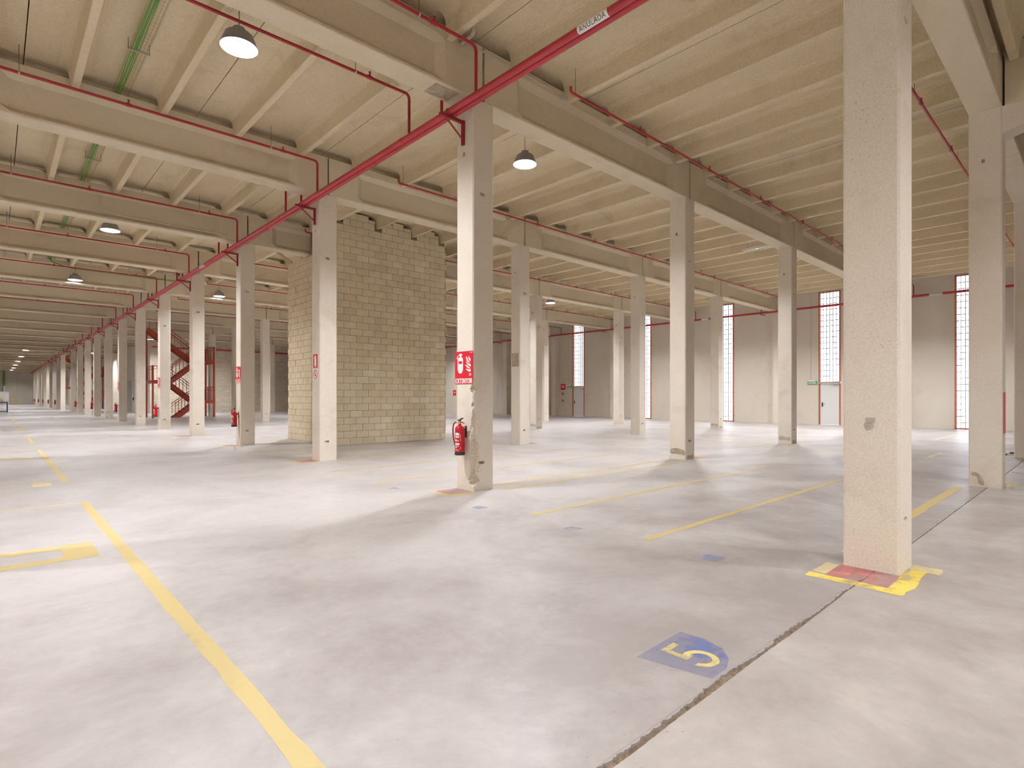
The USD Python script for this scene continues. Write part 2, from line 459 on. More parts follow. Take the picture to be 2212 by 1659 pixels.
def mark(name, x0, x1, y0, y1, mat, label=None, ragged=0.004):
    """one painted patch, a thin film on the slab with slightly ragged edges"""
    pts = []
    for (a, b, c, d) in ((x0, y0, x1, y0), (x1, y0, x1, y1), (x1, y1, x0, y1), (x0, y1, x0, y0)):
        n = max(2, min(60, int(math.hypot(c - a, d - b) / 0.12)))
        for t in np.arange(n) / n:
            pts.append((a + (c - a) * t + rng.normal() * ragged, b + (d - b) * t + rng.normal() * ragged))
    floor.part(name, film(Polygon(pts).buffer(0), 0.0012 + 0.0004 * rng.random()), mat, label=label)


# stall lines right of the column row
for x0, x1, yc, wd in [(4.82, 10.9, 3.21, 0.085), (5.8, 11.36, 1.66, 0.12), (4.83, 11.75, 4.836, 0.08), (6.0, 11.2, 6.93, 0.09), (5.78, 11.25, 6.45, 0.09),
                       (4.79, 11.7, 8.5, 0.085), (4.78, 12.0, 10.25, 0.085), (5.8, 11.3, 11.92, 0.09), (5.8, 11.3, 12.5, 0.09),
                       (4.8, 11.6, 13.95, 0.085), (4.8, 7.3, 15.3, 0.085), (5.8, 7.35, 17.35, 0.09), (5.8, 7.35, 18.05, 0.09),
                       (15.8, 18.1, 8.43, 0.09), (15.8, 18.15, 7.34, 0.09), (15.76, 18.05, 6.25, 0.09), (15.9, 18.1, 5.15, 0.09), (16.0, 17.95, 2.98, 0.1),
                       (15.3, 17.0, 13.5, 0.09), (13.2, 16.6, 11.2, 0.08), (12.6, 16.2, 9.6, 0.08), (23.0, 26.5, 6.2, 0.1), (23.0, 26.5, 4.0, 0.1)]:
    mark("stall_line", x0, x1, yc - wd / 2, yc + wd / 2, "yellow_paint_pale" if x0 > 12 else "yellow_paint")
# aisle edge and stall lines on the left
for y0, y1 in [(-2.0, 9.62), (12.1, 19.9), (22.5, 26.6), (30.5, 37.0), (44, 52)]:
    mark("aisle_line", 0.86, 0.955, y0, y1, "yellow_paint")
for yc, x1 in [(9.56, 0.86), (12.08, 0.9), (20.0, 0.86), (22.9, 0.73)]:
    mark("stall_line", -5.0, x1, yc - 0.025, yc + 0.025, "yellow_paint_pale")
mark("stall_mark", -3.0, 0.47, 6.79, 6.94, "yellow_paint"); mark("stall_mark", -3.0, 0.47, 6.28, 6.43, "yellow_paint")
mark("stall_mark", 0.465, 0.712, 6.285, 6.945, "yellow_paint")
mark("stall_mark", 0.465, 0.708, 12.1, 12.38, "yellow_paint_pale"); mark("stall_mark", 0.465, 0.708, 11.72, 12.04, "yellow_paint_pale")
mark("stall_mark", -0.2, 0.7, 17.35, 17.75, "yellow_paint_pale")
# red and yellow warning squares at the column feet
for j in range(0, 5):
    y = cy(j)
    mk = "yellow_paint_bright" if j == 0 else "yellow_paint"
    mark("warning_square", 4.955, X0 - H - 0.005, y - 0.215, y + 0.215, "red_paint")
    mark("warning_border", 4.83, 4.952, y - 0.34, y + (0.33 if j == 0 else 0.2), mk, ragged=0.009)
    mark("warning_border", 4.955, 5.72 if j == 0 else 5.35, y - 0.345, y - 0.22, mk, ragged=0.009)
    if j == 0:
        mark("warning_border", 5.0, 5.34, y + 0.222, y + 0.33, "yellow_paint_pale", ragged=0.01)
        mark("warning_border", 5.62, 5.80, y - 0.42, y - 0.21, "yellow_paint_pale", ragged=0.01)
for i, j in [(1, 0), (1, 1), (1, 2)]:
    mark("warning_square", cx(i) + H + 0.01, cx(i) + 0.5, cy(j) - 0.2, cy(j) + 0.2, "red_paint")
    mark("warning_border", cx(i) + 0.5, cx(i) + 0.62, cy(j) - 0.33, cy(j) + 0.3, "yellow_paint")
    mark("warning_border", cx(i) + H - 0.02, cx(i) + 0.5, cy(j) - 0.32, cy(j) - 0.21, "yellow_paint")
# numbered blue patch
bp = chaikin([(2.62, 1.80), (3.10, 1.808), (3.115, 1.66), (3.07, 1.52), (2.98, 1.44), (2.86, 1.395), (2.70, 1.395)], 0)
floor.part("number_patch", film(Polygon(bp), 0.0012), "blue_paint", label="worn blue square with a yellow 5")
five = unary_union([sbox(-0.075, 0.115, 0.065, 0.155), sbox(-0.075, -0.01, -0.035, 0.15),
                    Point(0, -0.055).buffer(0.098, 24).difference(Point(0, -0.055).buffer(0.06, 24)).difference(Polygon([(-0.2, -0.075), (-0.02, -0.07), (-0.02, 0.02), (-0.2, 0.05)])), sbox(-0.075, -0.012, 0.0, 0.03)])
m = film(five, 0.002); m.apply_translation([2.865, 1.60, 0]); floor.part("number", m, "number_paint")
for x, y in [(4.74, 2.45), (4.66, 4.02), (4.66, 5.62), (4.63, 7.72), (14.25, 1.2)]:
    mark("number_patch", x - 0.09, x + 0.08, y - 0.09, y + 0.09, "blue_paint_faint")

# ------------------------------------------------------------------ ceiling
ceiling = Thing("ceiling", kind="structure")


def rib_poly(xc):
    prof = [(0.048, RIB_BOT), (0.056, RIB_BOT + 0.009), (0.074, 6.88), (0.082, 6.945), (0.098, 6.99), (0.128, 7.022), (0.175, 7.042), (0.235, SOFFIT + 0.002), (0.235, SOFFIT + 0.03)]
    return Polygon([(xc - a, z) for a, z in prof] + [(xc + a, z) for a, z in reversed(prof)])


def slab_mesh(xa, xb, ya, yb, ribs):
    ms = [bx(xa + 0.007, xb - 0.007, ya + 0.006, yb - 0.006, SOFFIT, SOFFIT + 0.12)]
    for r in ribs:
        e = extrude(rib_poly(r), yb - ya - W)
        ms.append(xf(e, ((1, 0, 0), (0, 0, 1), (0, 1, 0)), (0, ya + H, 0)))
        ms[-1].invert()
    return cat(ms)


def bay_slabs(b, j):
    xa, xb, ya, yb = cx(b), cx(b + 1), cy(j), min(cy(j + 1), YEND)
    off = [(0, 2.6, (0.65, 1.95)), (2.6, 5.2, (3.25, 4.55)), (5.2, DX, (5.66,))]
    for o0, o1, rb in off:
        if b == -1:
            a, c, r = xb - o1, xb - o0, [xb - q for q in rb]
        else:
            a, c, r = xa + o0, xa + o1, [xa + q for q in rb]
        ceiling.part("slab", slab_mesh(a, c, ya, yb, r), "slab_concrete")


for j in range(0, NJ + 1):
    for b in (-1, 0, 1, 2, 3):
        if b >= 1 and j >= 10:
            continue
        bay_slabs(b, j)
# edge strips and the part of the roof over the bay left of the picture
ceiling.part("edge_slab", bx(cx(4) + 0.007, XW + 0.3, Y0, YBLOCK, SOFFIT, SOFFIT + 0.12), "slab_concrete")
ceiling.part("edge_slab", bx(XLEFT - 0.2, cx(-1) - 0.007, Y0, YEND, SOFFIT, SOFFIT + 0.12), "slab_concrete")
# zone in front of the expansion joint: ribs run along X
for i in range(-1, 4):
    ms = [bx(cx(i) + 0.007, cx(i + 1) - 0.007, YBACK, Y0 - 0.03, SOFFIT, SOFFIT + 0.12)]
    for yr in (1.02, -0.28, -1.58, -2.88, -4.18, -5.48):
        e = extrude(rib_poly(0), DX - W - 0.1)
        e = xf(e, ((0, 1, 0), (0, 0, 1), (1, 0, 0)), (cx(i) + H + 0.05, yr if yr < 1 else 1.02, 0 if yr < 1 else -0.03))
        ms.append(e)
    ceiling.part("slab", cat(ms), "slab_concrete")
ceiling.part("edge_slab", bx(cx(4) + 0.007, XW + 0.3, YBACK, Y0 - 0.03, SOFFIT, SOFFIT + 0.12), "slab_concrete")
ceiling.part("edge_slab", bx(XLEFT - 0.2, cx(-1) - 0.007, YBACK, Y0 - 0.03, SOFFIT, SOFFIT + 0.12), "slab_concrete")
ceiling.part("roof_deck", cat(bx(XLEFT - 0.3, XW + 0.3, YBACK - 0.3, YBLOCK + 0.3, 7.25, 7.35), bx(XLEFT - 0.3, XSIDE + 2.3, YBLOCK + 0.3, YEND + 0.3, 7.25, 7.35)), "slab_concrete")
ceiling.part("drain_stain", xf(lathe([(0, 0), (0.11, 0), (0.11, 0.004), (0, 0.004)], 24), UPZ, (5.14, 6.35, SOFFIT - 0.004)), "drain_stain")

# ------------------------------------------------------------------ walls, windows, doors
WINDOWS = [(3.72, 4.75, False), (9.33, 10.36, True), (14.89, 15.93, False), (20.44, 21.47, False), (26.06, 27.20, True), (31.6, 32.65, False)]
WZ = 6.86
wr = Thing("wall_right", kind="structure")
edges = [YBACK] + [e for w in WINDOWS for e in w[:2]] + [YBLOCK]
for k in range(0, len(edges), 2):
    a, b = edges[k], edges[k + 1]
    # precast panels, about 2.75 m each
    n = max(1, round((b - a) / 2.9))
    for q in range(n):
        y0, y1 = a + (b - a) * q / n, a + (b - a) * (q + 1) / n
        wr.part("wall_panel", bx(XW, XW + 0.2, y0 + (0.006 if q else 0), y1 - (0.006 if q < n - 1 else 0), -0.1, 7.2), "wall_concrete")
wr.part("joint_seal", cat([bx(XW + 0.03, XW + 0.19, e + 0.1, f - 0.1, -0.05, 7.19) for e, f in zip(edges[::2], edges[1::2])]), "mortar")
for w in WINDOWS:
    wr.part("wall_panel", bx(XW, XW + 0.2, w[0], w[1], WZ, 7.2), "wall_concrete")
for j in range(-1, 10):
    if j == 10:
        continue
    y = cy(j)
    wr.part("wall_column", bx(XW - 0.42, XW + 0.02, y - H, y + H, 0, ZT), "column_concrete")
wb = Thing("wall_near", kind="structure")
wb.part("wall_panel", bx(XLEFT - 0.2, XW + 0.2, YBACK - 0.2, YBACK, -0.1, 7.2), "wall_concrete")
wl = Thing("wall_left", kind="structure")
wl.part("wall_panel", bx(XLEFT - 0.2, XLEFT, YBACK, YEND, -0.1, 7.2), "wall_concrete")
for j in range(0, NJ + 1):
    wl.part("wall_column", bx(cx(-1) - H, cx(-1) + H, cy(j) - H, cy(j) + H, 0, ZT), "column_concrete")
    wl.part("wall_beam", bx(XLEFT, cx(-1) - 0.02, cy(j) - H, cy(j) + H, ZT, BEAM_TOP), "beam_concrete")
we = Thing("wall_far", kind="structure")
for x0 in np.arange(XLEFT, XSIDE + 2, 3.34):
    we.part("wall_panel", bx(x0 + 0.01, min(x0 + 3.33, XSIDE + 2.2), YEND, YEND + 0.2, -0.1, 7.2), "wall_concrete")
we.part("joint_seal", bx(XLEFT, XSIDE + 2, YEND + 0.05, YEND + 0.19, 0, 7.19), "mortar")
wm = Thing("wall_middle", kind="structure")
wm.part("block_wall", bx(XSIDE, XW + 0.1, YBLOCK, YBLOCK + 0.2, -0.1, 7.2), "far_block")
ws = Thing("wall_middle_side", kind="structure")
ws.part("wall_panel", bx(XSIDE, XSIDE + 0.2, YBLOCK + 0.2, YEND, -0.1, 7.2), "wall_concrete")

wn = dn_ = 0
for (y0, y1, is_door) in WINDOWS:
    wn += 1
    z0 = 2.22 if is_door else 0.0
    t = Thing(f"window_{wn}", (XW, (y0 + y1) / 2, z0), label=f"tall narrow grid window with red posts{' above the white door' if is_door else ''}, {WORDS[wn-1]} from the right", kind="structure")
    fr = [bx(XW - 0.02, XW + 0.16, y0, y0 + 0.06, z0, WZ), bx(XW - 0.02, XW + 0.16, y1 - 0.06, y1, z0, WZ), bx(XW - 0.02, XW + 0.16, y0, y1, WZ - 0.05, WZ)]
    if not is_door:
        fr.append(bx(XW - 0.02, XW + 0.16, y0, y1, z0, z0 + 0.05))
    t.part("frame", cat(fr), "frame_red")
    ya, yb, zb = y0 + 0.06, y1 - 0.06, WZ - 0.05
    bars = []
    for k in range(1, 6):
        yy = ya + (yb - ya) * k / 6
        bars.append(bx(XW + 0.05, XW + 0.09, yy - 0.010, yy + 0.010, z0, zb))
    nr = int(round((zb - z0) / 0.279))
    for k in range(1, nr):
        zz = z0 + (zb - z0) * k / nr
        bars.append(bx(XW + 0.055, XW + 0.085, ya, yb, zz - 0.012, zz + 0.012))
    t.part("grid_bars", cat(bars), "window_bar", label="grey steel grid of the window")
    t.part("pane", bx(XW + 0.10, XW + 0.106, ya, yb, z0 + 0.02, zb), "window_pane")
    if is_door:
        dn_ += 1
        d = Thing(f"door_{dn_}", (XW, (y0 + y1) / 2, 0), label=f"white steel exit door under a grid window, the {'nearer' if dn_ == 1 else 'farther'} of two", kind="structure")
        d.part("frame", cat(bx(XW - 0.02, XW + 0.16, y0, y0 + 0.06, 0, 2.12), bx(XW - 0.02, XW + 0.16, y1 - 0.06, y1, 0, 2.12)), "frame_red")
        d.part("lintel", bx(XW - 0.03, XW + 0.17, y0 + 0.06, y1 - 0.06, 2.12, 2.22), "lintel_grey")
        lf = d.part("leaf", bx(XW + 0.03, XW + 0.08, y0 + 0.07, y1 - 0.07, 0.01, 2.115), "door_white")
        d.part("handle", cat(bx(XW + 0.01, XW + 0.03, y1 - 0.19, y1 - 0.14, 0.93, 1.15), tube(bend([(XW + 0.03, y1 - 0.165, 1.08), (XW - 0.03, y1 - 0.165, 1.08), (XW - 0.03, y1 - 0.30, 1.08)], 0.02), 0.011)), "black_plastic", under=lf)
        d.part("closer", cat(bx(XW - 0.02, XW + 0.03, y0 + 0.1, y0 + 0.34, 2.0, 2.05), tube([(XW, y0 + 0.2, 2.06), (XW - 0.16, y0 + 0.42, 2.07), (XW, y0 + 0.5, 2.12)], 0.011)), "galvanised", under=lf)

# ------------------------------------------------------------------ columns
def shaft_man(chamfer=0.018, h=ZT, holes=True):
    a, c = H, chamfer
    pts = [(-a + c, -a), (a - c, -a), (a, -a + c), (a, a - c), (a - c, a), (-a + c, a), (-a, a - c), (-a, -a + c)]
    s = m3.CrossSection([pts]).extrude(h)
    if holes:
        def capsule(axis, at, r, half):
            c0 = m3.Manifold.cylinder(0.09, r, r, 20)
            mm = m3.Manifold.batch_hull([c0.translate([half, 0, 0]), c0.translate([-half, 0, 0])])
            mm = mm.rotate([-90, 0, 0]) if axis == "y" else mm.rotate([0, 90, 0])
            return mm.translate(at)
        s = s - capsule("y", [-0.03, -H - 0.03, 0.43], 0.022, 0.03)
        s = s - capsule("y", [-0.02, -H - 0.03, 4.58], 0.024, 0.028)
        s = s - capsule("x", [-H - 0.03, 0.02, 5.22], 0.024, 0.012)
    return s


plain_shaft = to_tm(shaft_man())
GC = "concrete columns of the hall"
ROWN = {0: "row beneath the red main pipes", 1: "second row towards the windows", 2: "third row towards the windows", 3: "fourth row towards the windows"}
corbel_pts = [(-Y0, 0)]


def corbel(i):
    y1 = cy(0) - H
    pg = Polygon([(y1 + 0.03, 5.58), (y1 - 0.25, 5.66), (y1 - 0.45, 5.74), (y1 - 0.45, ZT), (y1 + 0.03, ZT)])
    return xf(extrude(pg, W - 0.03), ((0, 1, 0), (0, 0, 1), (1, 0, 0)), (cx(i) - H + 0.015, 0, 0))


special = {}
LAB = {
    (0, 0): "big pitted concrete column nearest the camera, on the right",
    (0, 1): "concrete column with chipped corner carrying the large red EXTINTOR sign",
    (0, 2): "concrete column before the block tower with small red-outlined sign and no-smoking disc",
    (0, 3): "concrete column left of the block tower with red extinguisher sign and fire extinguisher",
    (1, 0): "concrete column with corbel and stained foot at the right edge, crack running into it",
    (1, 1): "concrete column with grey patched foot, between EXTINTOR column and nearest column",
    (2, 1): "concrete column with scraped mortar at its foot, left of the big nearest column",
    (2, 3): "distant concrete column with grey patched foot, between the first two wall windows from the left",
    (3, 2): "concrete column with patched foot beside the middle grid window",
    (1, 2): "concrete column with a small dark plate, just right of the EXTINTOR column",
}
proto = None
for i in range(0, 4):
    for j in range(0, NJ + 1):
        if (i == 0 and j in MISSING) or (i > 0 and j > 9) or (i == 1 and j == 3 and False):
            continue
        loc = (cx(i), cy(j), 0)
        if (i, j) in LAB or j == 0:
            lab = LAB.get((i, j), f"concrete column with corbel on the expansion joint, {WORDS[i]} row from the main pipes")
            t = Thing("column", loc, lab, "column", GC)
            if (i, j) == (0, 1):
                # broken corner
                s = m3.Manifold.cube([0.001] * 3)
                ico = trimesh.creation.icosphere(4, 1.0)
                v = ico.vertices.copy()
                v = v * np.array([0.085, 0.085, 0.62])
                nz = meshkit.fbm(ico.vertices * 4.0 + 5, 4, 2)[:, None]
                v = v * (0.65 + 0.75 * nz)
                v2 = v * np.array([1.1, 1.35, 0.5])
                s = shaft_man()
                vw = v * np.array([1.75, 1.15, 0.62])
                for vv, at in ((vw, (-H - 0.02, -H - 0.02, 0.50)), (v * [1.15, 0.9, 0.55], (-H - 0.015, -H - 0.02, 0.95)), (v * [1.5, 1.3, 0.16], (-H - 0.01, -H - 0.01, 0.17)), (v * [0.75, 0.75, 0.1], (-H, -H, 1.57)), (v * [0.45, 0.5, 0.07], (-H, -H, 1.32))):
                    s = s - to_man(trimesh.Trimesh(vv + np.array(at), ico.faces, process=False))
                tm = to_tm(s)
                c = tm.triangles_center
                inner = (np.abs(c[:, 0]) < H - 0.0185) & (np.abs(c[:, 1]) < H - 0.0185) & (c[:, 2] < 1.8) & (c[:, 2] > 0.02)
                inner |= (np.abs(c[:, 0]) < H - 0.002) & (np.abs(c[:, 1]) < H - 0.002) & (c[:, 2] < 1.8) & (c[:, 2] > 0.02) & (np.abs(c[:, 0] + c[:, 1] + 2 * H - 0.018) > 0.003) & (c[:, 0] < 0) & (c[:, 1] < 0)
                t.part("shaft", tm.submesh([~inner], append=True), "column_concrete", local=True)
                t.part("broken_edge", tm.submesh([inner], append=True), "broken_concrete", local=True, label="rough chipped edge with bare aggregate")
            else:
                t.part("shaft", plain_shaft, "column_concrete", local=True)
            if j == 0:
                t.part("corbel", corbel(i), "column_concrete")

            def blot(x0, y0, z0, face, pts, mat, name, label=None, d=0.0025):
                m = extrude(Polygon(chaikin(pts, 2)), d)
                t.part(name, xf(m, FACE_MX if face == "x" else FACE_MY, (x0, y0, z0)), mat, label=label)
            if (i, j) == (0, 0):
                t.part("plate", bx(X0 - H - 0.008, X0 - H + 0.005, Y0 - 0.035, Y0 + 0.035, 1.235, 1.275), "galvanised", label="small grey metal remnant on the column face")
                blot(X0 - H, Y0 + 0.02, 1.2, "x", [(-0.03, 0.03), (0.04, 0.035), (0.05, -0.01), (0.0, -0.04), (-0.02, -0.02)], "mortar_patch", "mortar_patch")
            if (i, j) == (1, 1):
                blot(cx(1) - H, cy(1), 0.16, "x", [(-0.19, -0.05), (-0.19, 0.08), (0.0, 0.1), (0.19, 0.06), (0.2, -0.08), (0.0, -0.03)], "dark_stain", "mortar_patch", "dark grey mortar patch")
                blot(cx(1) - 0.02, cy(1) - H, 0.06, "y", [(-0.16, -0.04), (-0.1, 0.06), (0.0, 0.02), (0.15, 0.06), (0.16, -0.05)], "mortar_patch", "mortar_patch")
            if (i, j) == (1, 2):
                t.part("plate", bx(cx(1) - H - 0.006, cx(1) - H + 0.004, 12.17, 12.47, 2.36, 2.77), "dark_stain", label="dark weathered plate")
            if (i, j) == (1, 0):
                blot(cx(1) - H, Y0 + 0.07, 0.12, "x", [(-0.11, 0.1), (-0.08, 0.12), (0.02, 0.08), (0.07, -0.08), (0.03, -0.1), (-0.02, -0.06), (-0.02, 0.04), (-0.11, 0.05)], "dark_stain", "foot_stain", "dark splash at the foot")
                t.part("painted_panel", bx(11.72, 11.97, Y0 - H - 0.006, Y0 - H + 0.003, 0.86, 1.52), "panel_pink", label="faded red painted rectangle")
            if (i, j) in ((2, 1), (3, 2), (2, 3)):
                blot(cx(i) - H, cy(j), 0.15, "x", [(-0.17, -0.06), (-0.19, 0.07), (-0.04, 0.09), (0.05, 0.04), (0.18, 0.07), (0.17, -0.08), (0.0, -0.02)], "mortar_patch", "mortar_patch", "grey mortar patch at the foot")
                blot(cx(i) - 0.02, cy(j) - H, 0.08, "y", [(-0.15, -0.05), (-0.12, 0.06), (0.02, 0.0), (0.14, 0.05), (0.15, -0.06)], "mortar_patch", "mortar_patch")
            continue
        if i == 0:
            lab = f"plain concrete column, {WORDS[j]} from the camera in the row beneath the red main pipes"
            if j in (5, 7):
                lab = f"concrete column with a fire extinguisher, {WORDS[j]} from the camera beneath the red main pipes"
        else:
            lab = f"concrete column in the {ROWN[i]}, {WORDS[j]} from the camera side"
        if proto is None:
            proto = Thing("column", loc, lab, "column", GC)
            proto.part("shaft", plain_shaft, "column_concrete", local=True)
        else:
            proto.copy(loc, lab, GC)

# ------------------------------------------------------------------ beams
def beam_mesh(L):
    """I-section with full-width end blocks; local x from 0 to L, z from 0"""
    hB = BEAM_TOP - ZT
    b, wv = H, 0.115
    full = [(-b + 0.012, 0), (b - 0.012, 0), (b, 0.012), (b, 0.045), (b, 0.14), (b, 0.62), (b, 0.70), (b, hB), (-b, hB), (-b, 0.70), (-b, 0.62), (-b, 0.14), (-b, 0.045), (-b, 0.012)]
    thin = [(-b + 0.012, 0), (b - 0.012, 0), (b, 0.012), (b, 0.045), (wv, 0.14), (wv, 0.60), (b, 0.70), (b, hB), (-b, hB), (-b, 0.70), (-wv, 0.60), (-wv, 0.14), (-b, 0.045), (-b, 0.012)]
    st = [(0.02, full), (0.72, full), (0.86, thin), (L - 0.86, thin), (L - 0.72, full), (L - 0.02, full)]
    n = len(full); v = []; f = []
    for x, pr in st:
        v += [(x, y, z) for y, z in pr]
    for k in range(len(st) - 1):
        for q in range(n):
            a, b2 = k * n + q, k * n + (q + 1) % n
            c, d = b2 + n, a + n
            f += [[a, b2, c], [a, c, d]]
    for base, flip in ((0, True), ((len(st) - 1) * n, False)):
        # cap: polygon is not convex where thin, but both ends are full sections
        for q in range(1, n - 1):
            t3 = [base, base + q, base + q + 1]
            f.append(t3[::-1] if flip else t3)
    m = trimesh.Trimesh(np.array(v, float), np.array(f), process=False)
    m.fix_normals()
    return m


BAYN = {-1: "over the left aisle", 0: "over the bay right of the red main pipes", 1: "over the second bay towards the windows", 2: "over the third bay towards the windows", 3: "over the bay beside the window wall"}
GB = "precast concrete beams"
bm = beam_mesh(DX)
bproto = None
for b in (-1, 0, 1, 2, 3):
    for j in range(0, NJ + 1):
        if b >= 1 and j > 9:
            continue
        loc = (cx(b), cy(j), ZT)
        lab = f"precast concrete beam {BAYN[b]}, {WORDS[j]} from the camera"
        if b == 3:
            pass
        if (b, j) == (-1, 1):
            ub = Thing("beam", loc, lab, "beam", GB)
            ub.part("beam_body", bm, "beam_concrete", local=True)
            ub.part("rough_patch", bx(4.72, 5.14, 6.69, 7.0, ZT - 0.004, ZT + 0.003), "dark_stain", label="dark rough patch under the beam end")
        elif bproto is None:
            bproto = Thing("beam", loc, lab, "beam", GB)
            bproto.part("beam_body", bm, "beam_concrete", local=True)
        else:
            bproto.copy(loc, lab, GB)
# beams that start at the expansion joint and run towards and past the camera
for i in range(0, 4):
    m = bx(cx(i) - H, cx(i) + H, YBACK, cy(0) - H - 0.03, ZT, BEAM_TOP + 0.1)
    single("cross_beam", m, "beam_concrete", f"concrete beam seated on the corbel at the expansion joint, {WORDS[i]} from the main pipes", "beam")

# ------------------------------------------------------------------ block tower
tower = Thing("block_tower", (7.45, 15.6, 0), "tall grey concrete-block shaft from floor to ceiling behind the columns", "block tower")
TX0, TX1, TY0, TY1 = 7.45, 11.41, 15.60, 19.36
g = 0.012
tower.part("mortar_core", cat(bx(TX0 + g, TX1 - g, TY0 + g, 17.5, 0, 6.66), bx(TX0 + g, TX1 - g, 17.5, TY1 - g, 0, 5.95)), "mortar", label="recessed mortar of the block walls")
BW, BH = 0.413, 0.206
ribs0 = [X0 + q for q in (0.65, 1.95, 3.25, 4.55, 5.66)]
stuff = []
count = 0


def brick(x0, x1, y0, y1, z0, z1):
    m = bx(x0, x1, y0, y1, z0, z1)
    return m


for face in ("y", "x"):
    n_c = 34 if face == "y" else 29
    for r in range(n_c):
        z0, z1 = r * BH + 0.004, (r + 1) * BH - 0.005
        if face == "y" and z1 > SOFFIT:
            z1 = SOFFIT - 0.01
        lo_, hi_ = (TX0, TX1) if face == "y" else (TY0, TY1)
        s = lo_ - (BW / 2 if (r + (face == "x")) % 2 else 0)
        while s < hi_ - 0.02:
            a, b = max(lo_, s + 0.005), min(hi_, s + BW - 0.005)
            s += BW
            if b - a < 0.05:
                continue
            d = rng.normal() * 0.002
            vtone = int(rng.choice([0, 1, 2, 3], p=[0.5, 0.22, 0.2, 0.08]))
            if r < 4 and rng.random() < 0.35:
                vtone = 3
            if face == "y":
                if z1 > RIB_BOT and any(a - 0.12 < q < b + 0.12 for q in ribs0):
                    pieces = []
                    for q in ribs0:
                        if a - 0.12 < q < b + 0.12:
                            if q - 0.12 - a > 0.04: pieces.append((a, q - 0.12))
                            if b - q - 0.12 > 0.04: pieces.append((q + 0.12, b))
                    if r == 32 and False:
                        pass
                    for pa, pb in pieces:
                        stuff.append(bx(pa, pb, TY0 + d, TY0 + 0.19, z0, min(z1, 6.9)))
                    continue
                # the corner blocks belong to alternate faces
                m = brick(a, b, TY0 + d, TY0 + (0.19 if z0 > 6.6 else 0.1), z0, z1)
            else:
                if a < TY0 + 0.11:
                    a = TY0 + 0.11
                m = brick(TX0 + d, TX0 + 0.1, a, b, z0, min(z1, 5.975))
            if face == "y" and count < 300:
                tower.part("block", m, f"block_{vtone}")
                count += 1
            else:
                stuff.append(m)
tower.part("block_courses", cat(stuff), "block_0", kind="stuff")

# timber prop above the low wall of the tower
e0, e1 = np.array([7.50, 19.12, 6.02]), np.array([6.24, 18.88, 6.66])
single("timber_prop", tube([e0, e1], 0.045, 4), "timber", "pale timber prop between block tower top and ceiling rib", "timber")

# ------------------------------------------------------------------ main pipes on brackets
PZ = 5.778
for k, xx in enumerate((5.07, 5.17)):
    t = Thing("main_pipe", (xx, 0, PZ), f"long red main pipe along the column row, the {'outer' if k == 0 else 'inner'} of two", "pipe", "red main pipes")
    t.part("pipe", tube([(xx, YBACK, PZ), (xx, 30, PZ), (xx, 80, PZ), (xx, YEND, PZ)], 0.047, 16), "pipe_red_main", smooth=40)
    t.part("coupling", cat([tube([(xx, y - 0.06, PZ), (xx, y + 0.06, PZ)], 0.052, 16) for y in np.arange(8.2 + k * 1.1, YEND - 1, DY)]), "pipe_red_main", smooth=40, kind="stuff")
# ANULADA stickers
def sticker(name, xx, zc, r, y0, y1, txt, label, wall=False):
    t = Thing(name, (xx, (y0 + y1) / 2, zc), label, "label")
    ang = np.radians(np.arange(150, 291, 10) if not wall else np.arange(130, 261, 10))
    ro = r + 0.002
    v, f = [], []
    for yy in (y0, y1):
        v += [(xx + ro * math.cos(a), yy, zc + ro * math.sin(a)) for a in ang]
    n = len(ang)
    for q in range(n - 1):
        f += [[q, q + 1, n + q + 1], [q, n + q + 1, n + q]]
    t.part("sheet", trimesh.Trimesh(v, f, process=False), "sign_white")
    ht = r * 1.15
    tx = text(txt, ht, 0.0006, False, width=abs(y1 - y0) * 0.86)
    tx = tx.subdivide()
    p = tx.vertices.copy()
    mid = math.radians(212 if not wall else 195)
    a = mid - p[:, 1] / ro
    rr = ro + 0.0008 + p[:, 2]
    tv = np.stack([xx + rr * np.cos(a), (y0 + y1) / 2 - p[:, 0], zc + rr * np.sin(a)], 1)
    t.part("lettering", trimesh.Trimesh(tv, tx.faces, process=False), "ink_black")


sticker("pipe_label", 5.07, PZ, 0.047, 3.84, 4.28, "ANULADA", "white sticker reading ANULADA on the red main pipe at the top of the picture")
sticker("pipe_label", 5.07, PZ, 0.047, 20.2, 20.75, "ANULADA", "small white sticker on the red main pipe far along the column row")

GBR = "red pipe brackets"
br = None
for j in range(0, NJ + 1):
    if j in MISSING:
        continue
    y = cy(j) + 0.02
    lab = f"red steel bracket carrying the main pipes, on the {WORDS[j]} column of the pipe row"
    if br is None:
        br = Thing("pipe_bracket", (X0 - H, y, PZ), lab, "bracket", GBR)
        xa = X0 - H
        br.part("arm", bx(xa - 0.46, xa, y - 0.022, y + 0.022, PZ - 0.093, PZ - 0.05), "bracket_red")
        br.part("back_plate", bx(xa - 0.035, xa, y - 0.028, y + 0.028, PZ - 0.42, PZ - 0.045), "bracket_red")
        br.part("strut", tube([(xa - 0.36, y, PZ - 0.085), (xa - 0.02, y, PZ - 0.34)], 0.018, 4), "bracket_red")
        br.part("clamp", tube([(5.07 - 0.053, y, PZ - 0.05)] + [(5.07 + 0.053 * math.cos(a), y, PZ + 0.053 * math.sin(a)) for a in np.linspace(math.pi, math.pi / 2, 7)] + [(5.17 + 0.053 * math.cos(a), y, PZ + 0.053 * math.sin(a)) for a in np.linspace(math.pi / 2, 0, 7)] + [(5.17 + 0.053, y, PZ - 0.05)], 0.005, 5), "rod_steel")
    else:
        br.copy((X0 - H, y, PZ), lab, GBR)

# ------------------------------------------------------------------ sprinkler lines
def rod(x, y, z0, z1=SOFFIT, r=0.005):
    return tube([(x, y, z0), (x, y, z1)], r, 5)


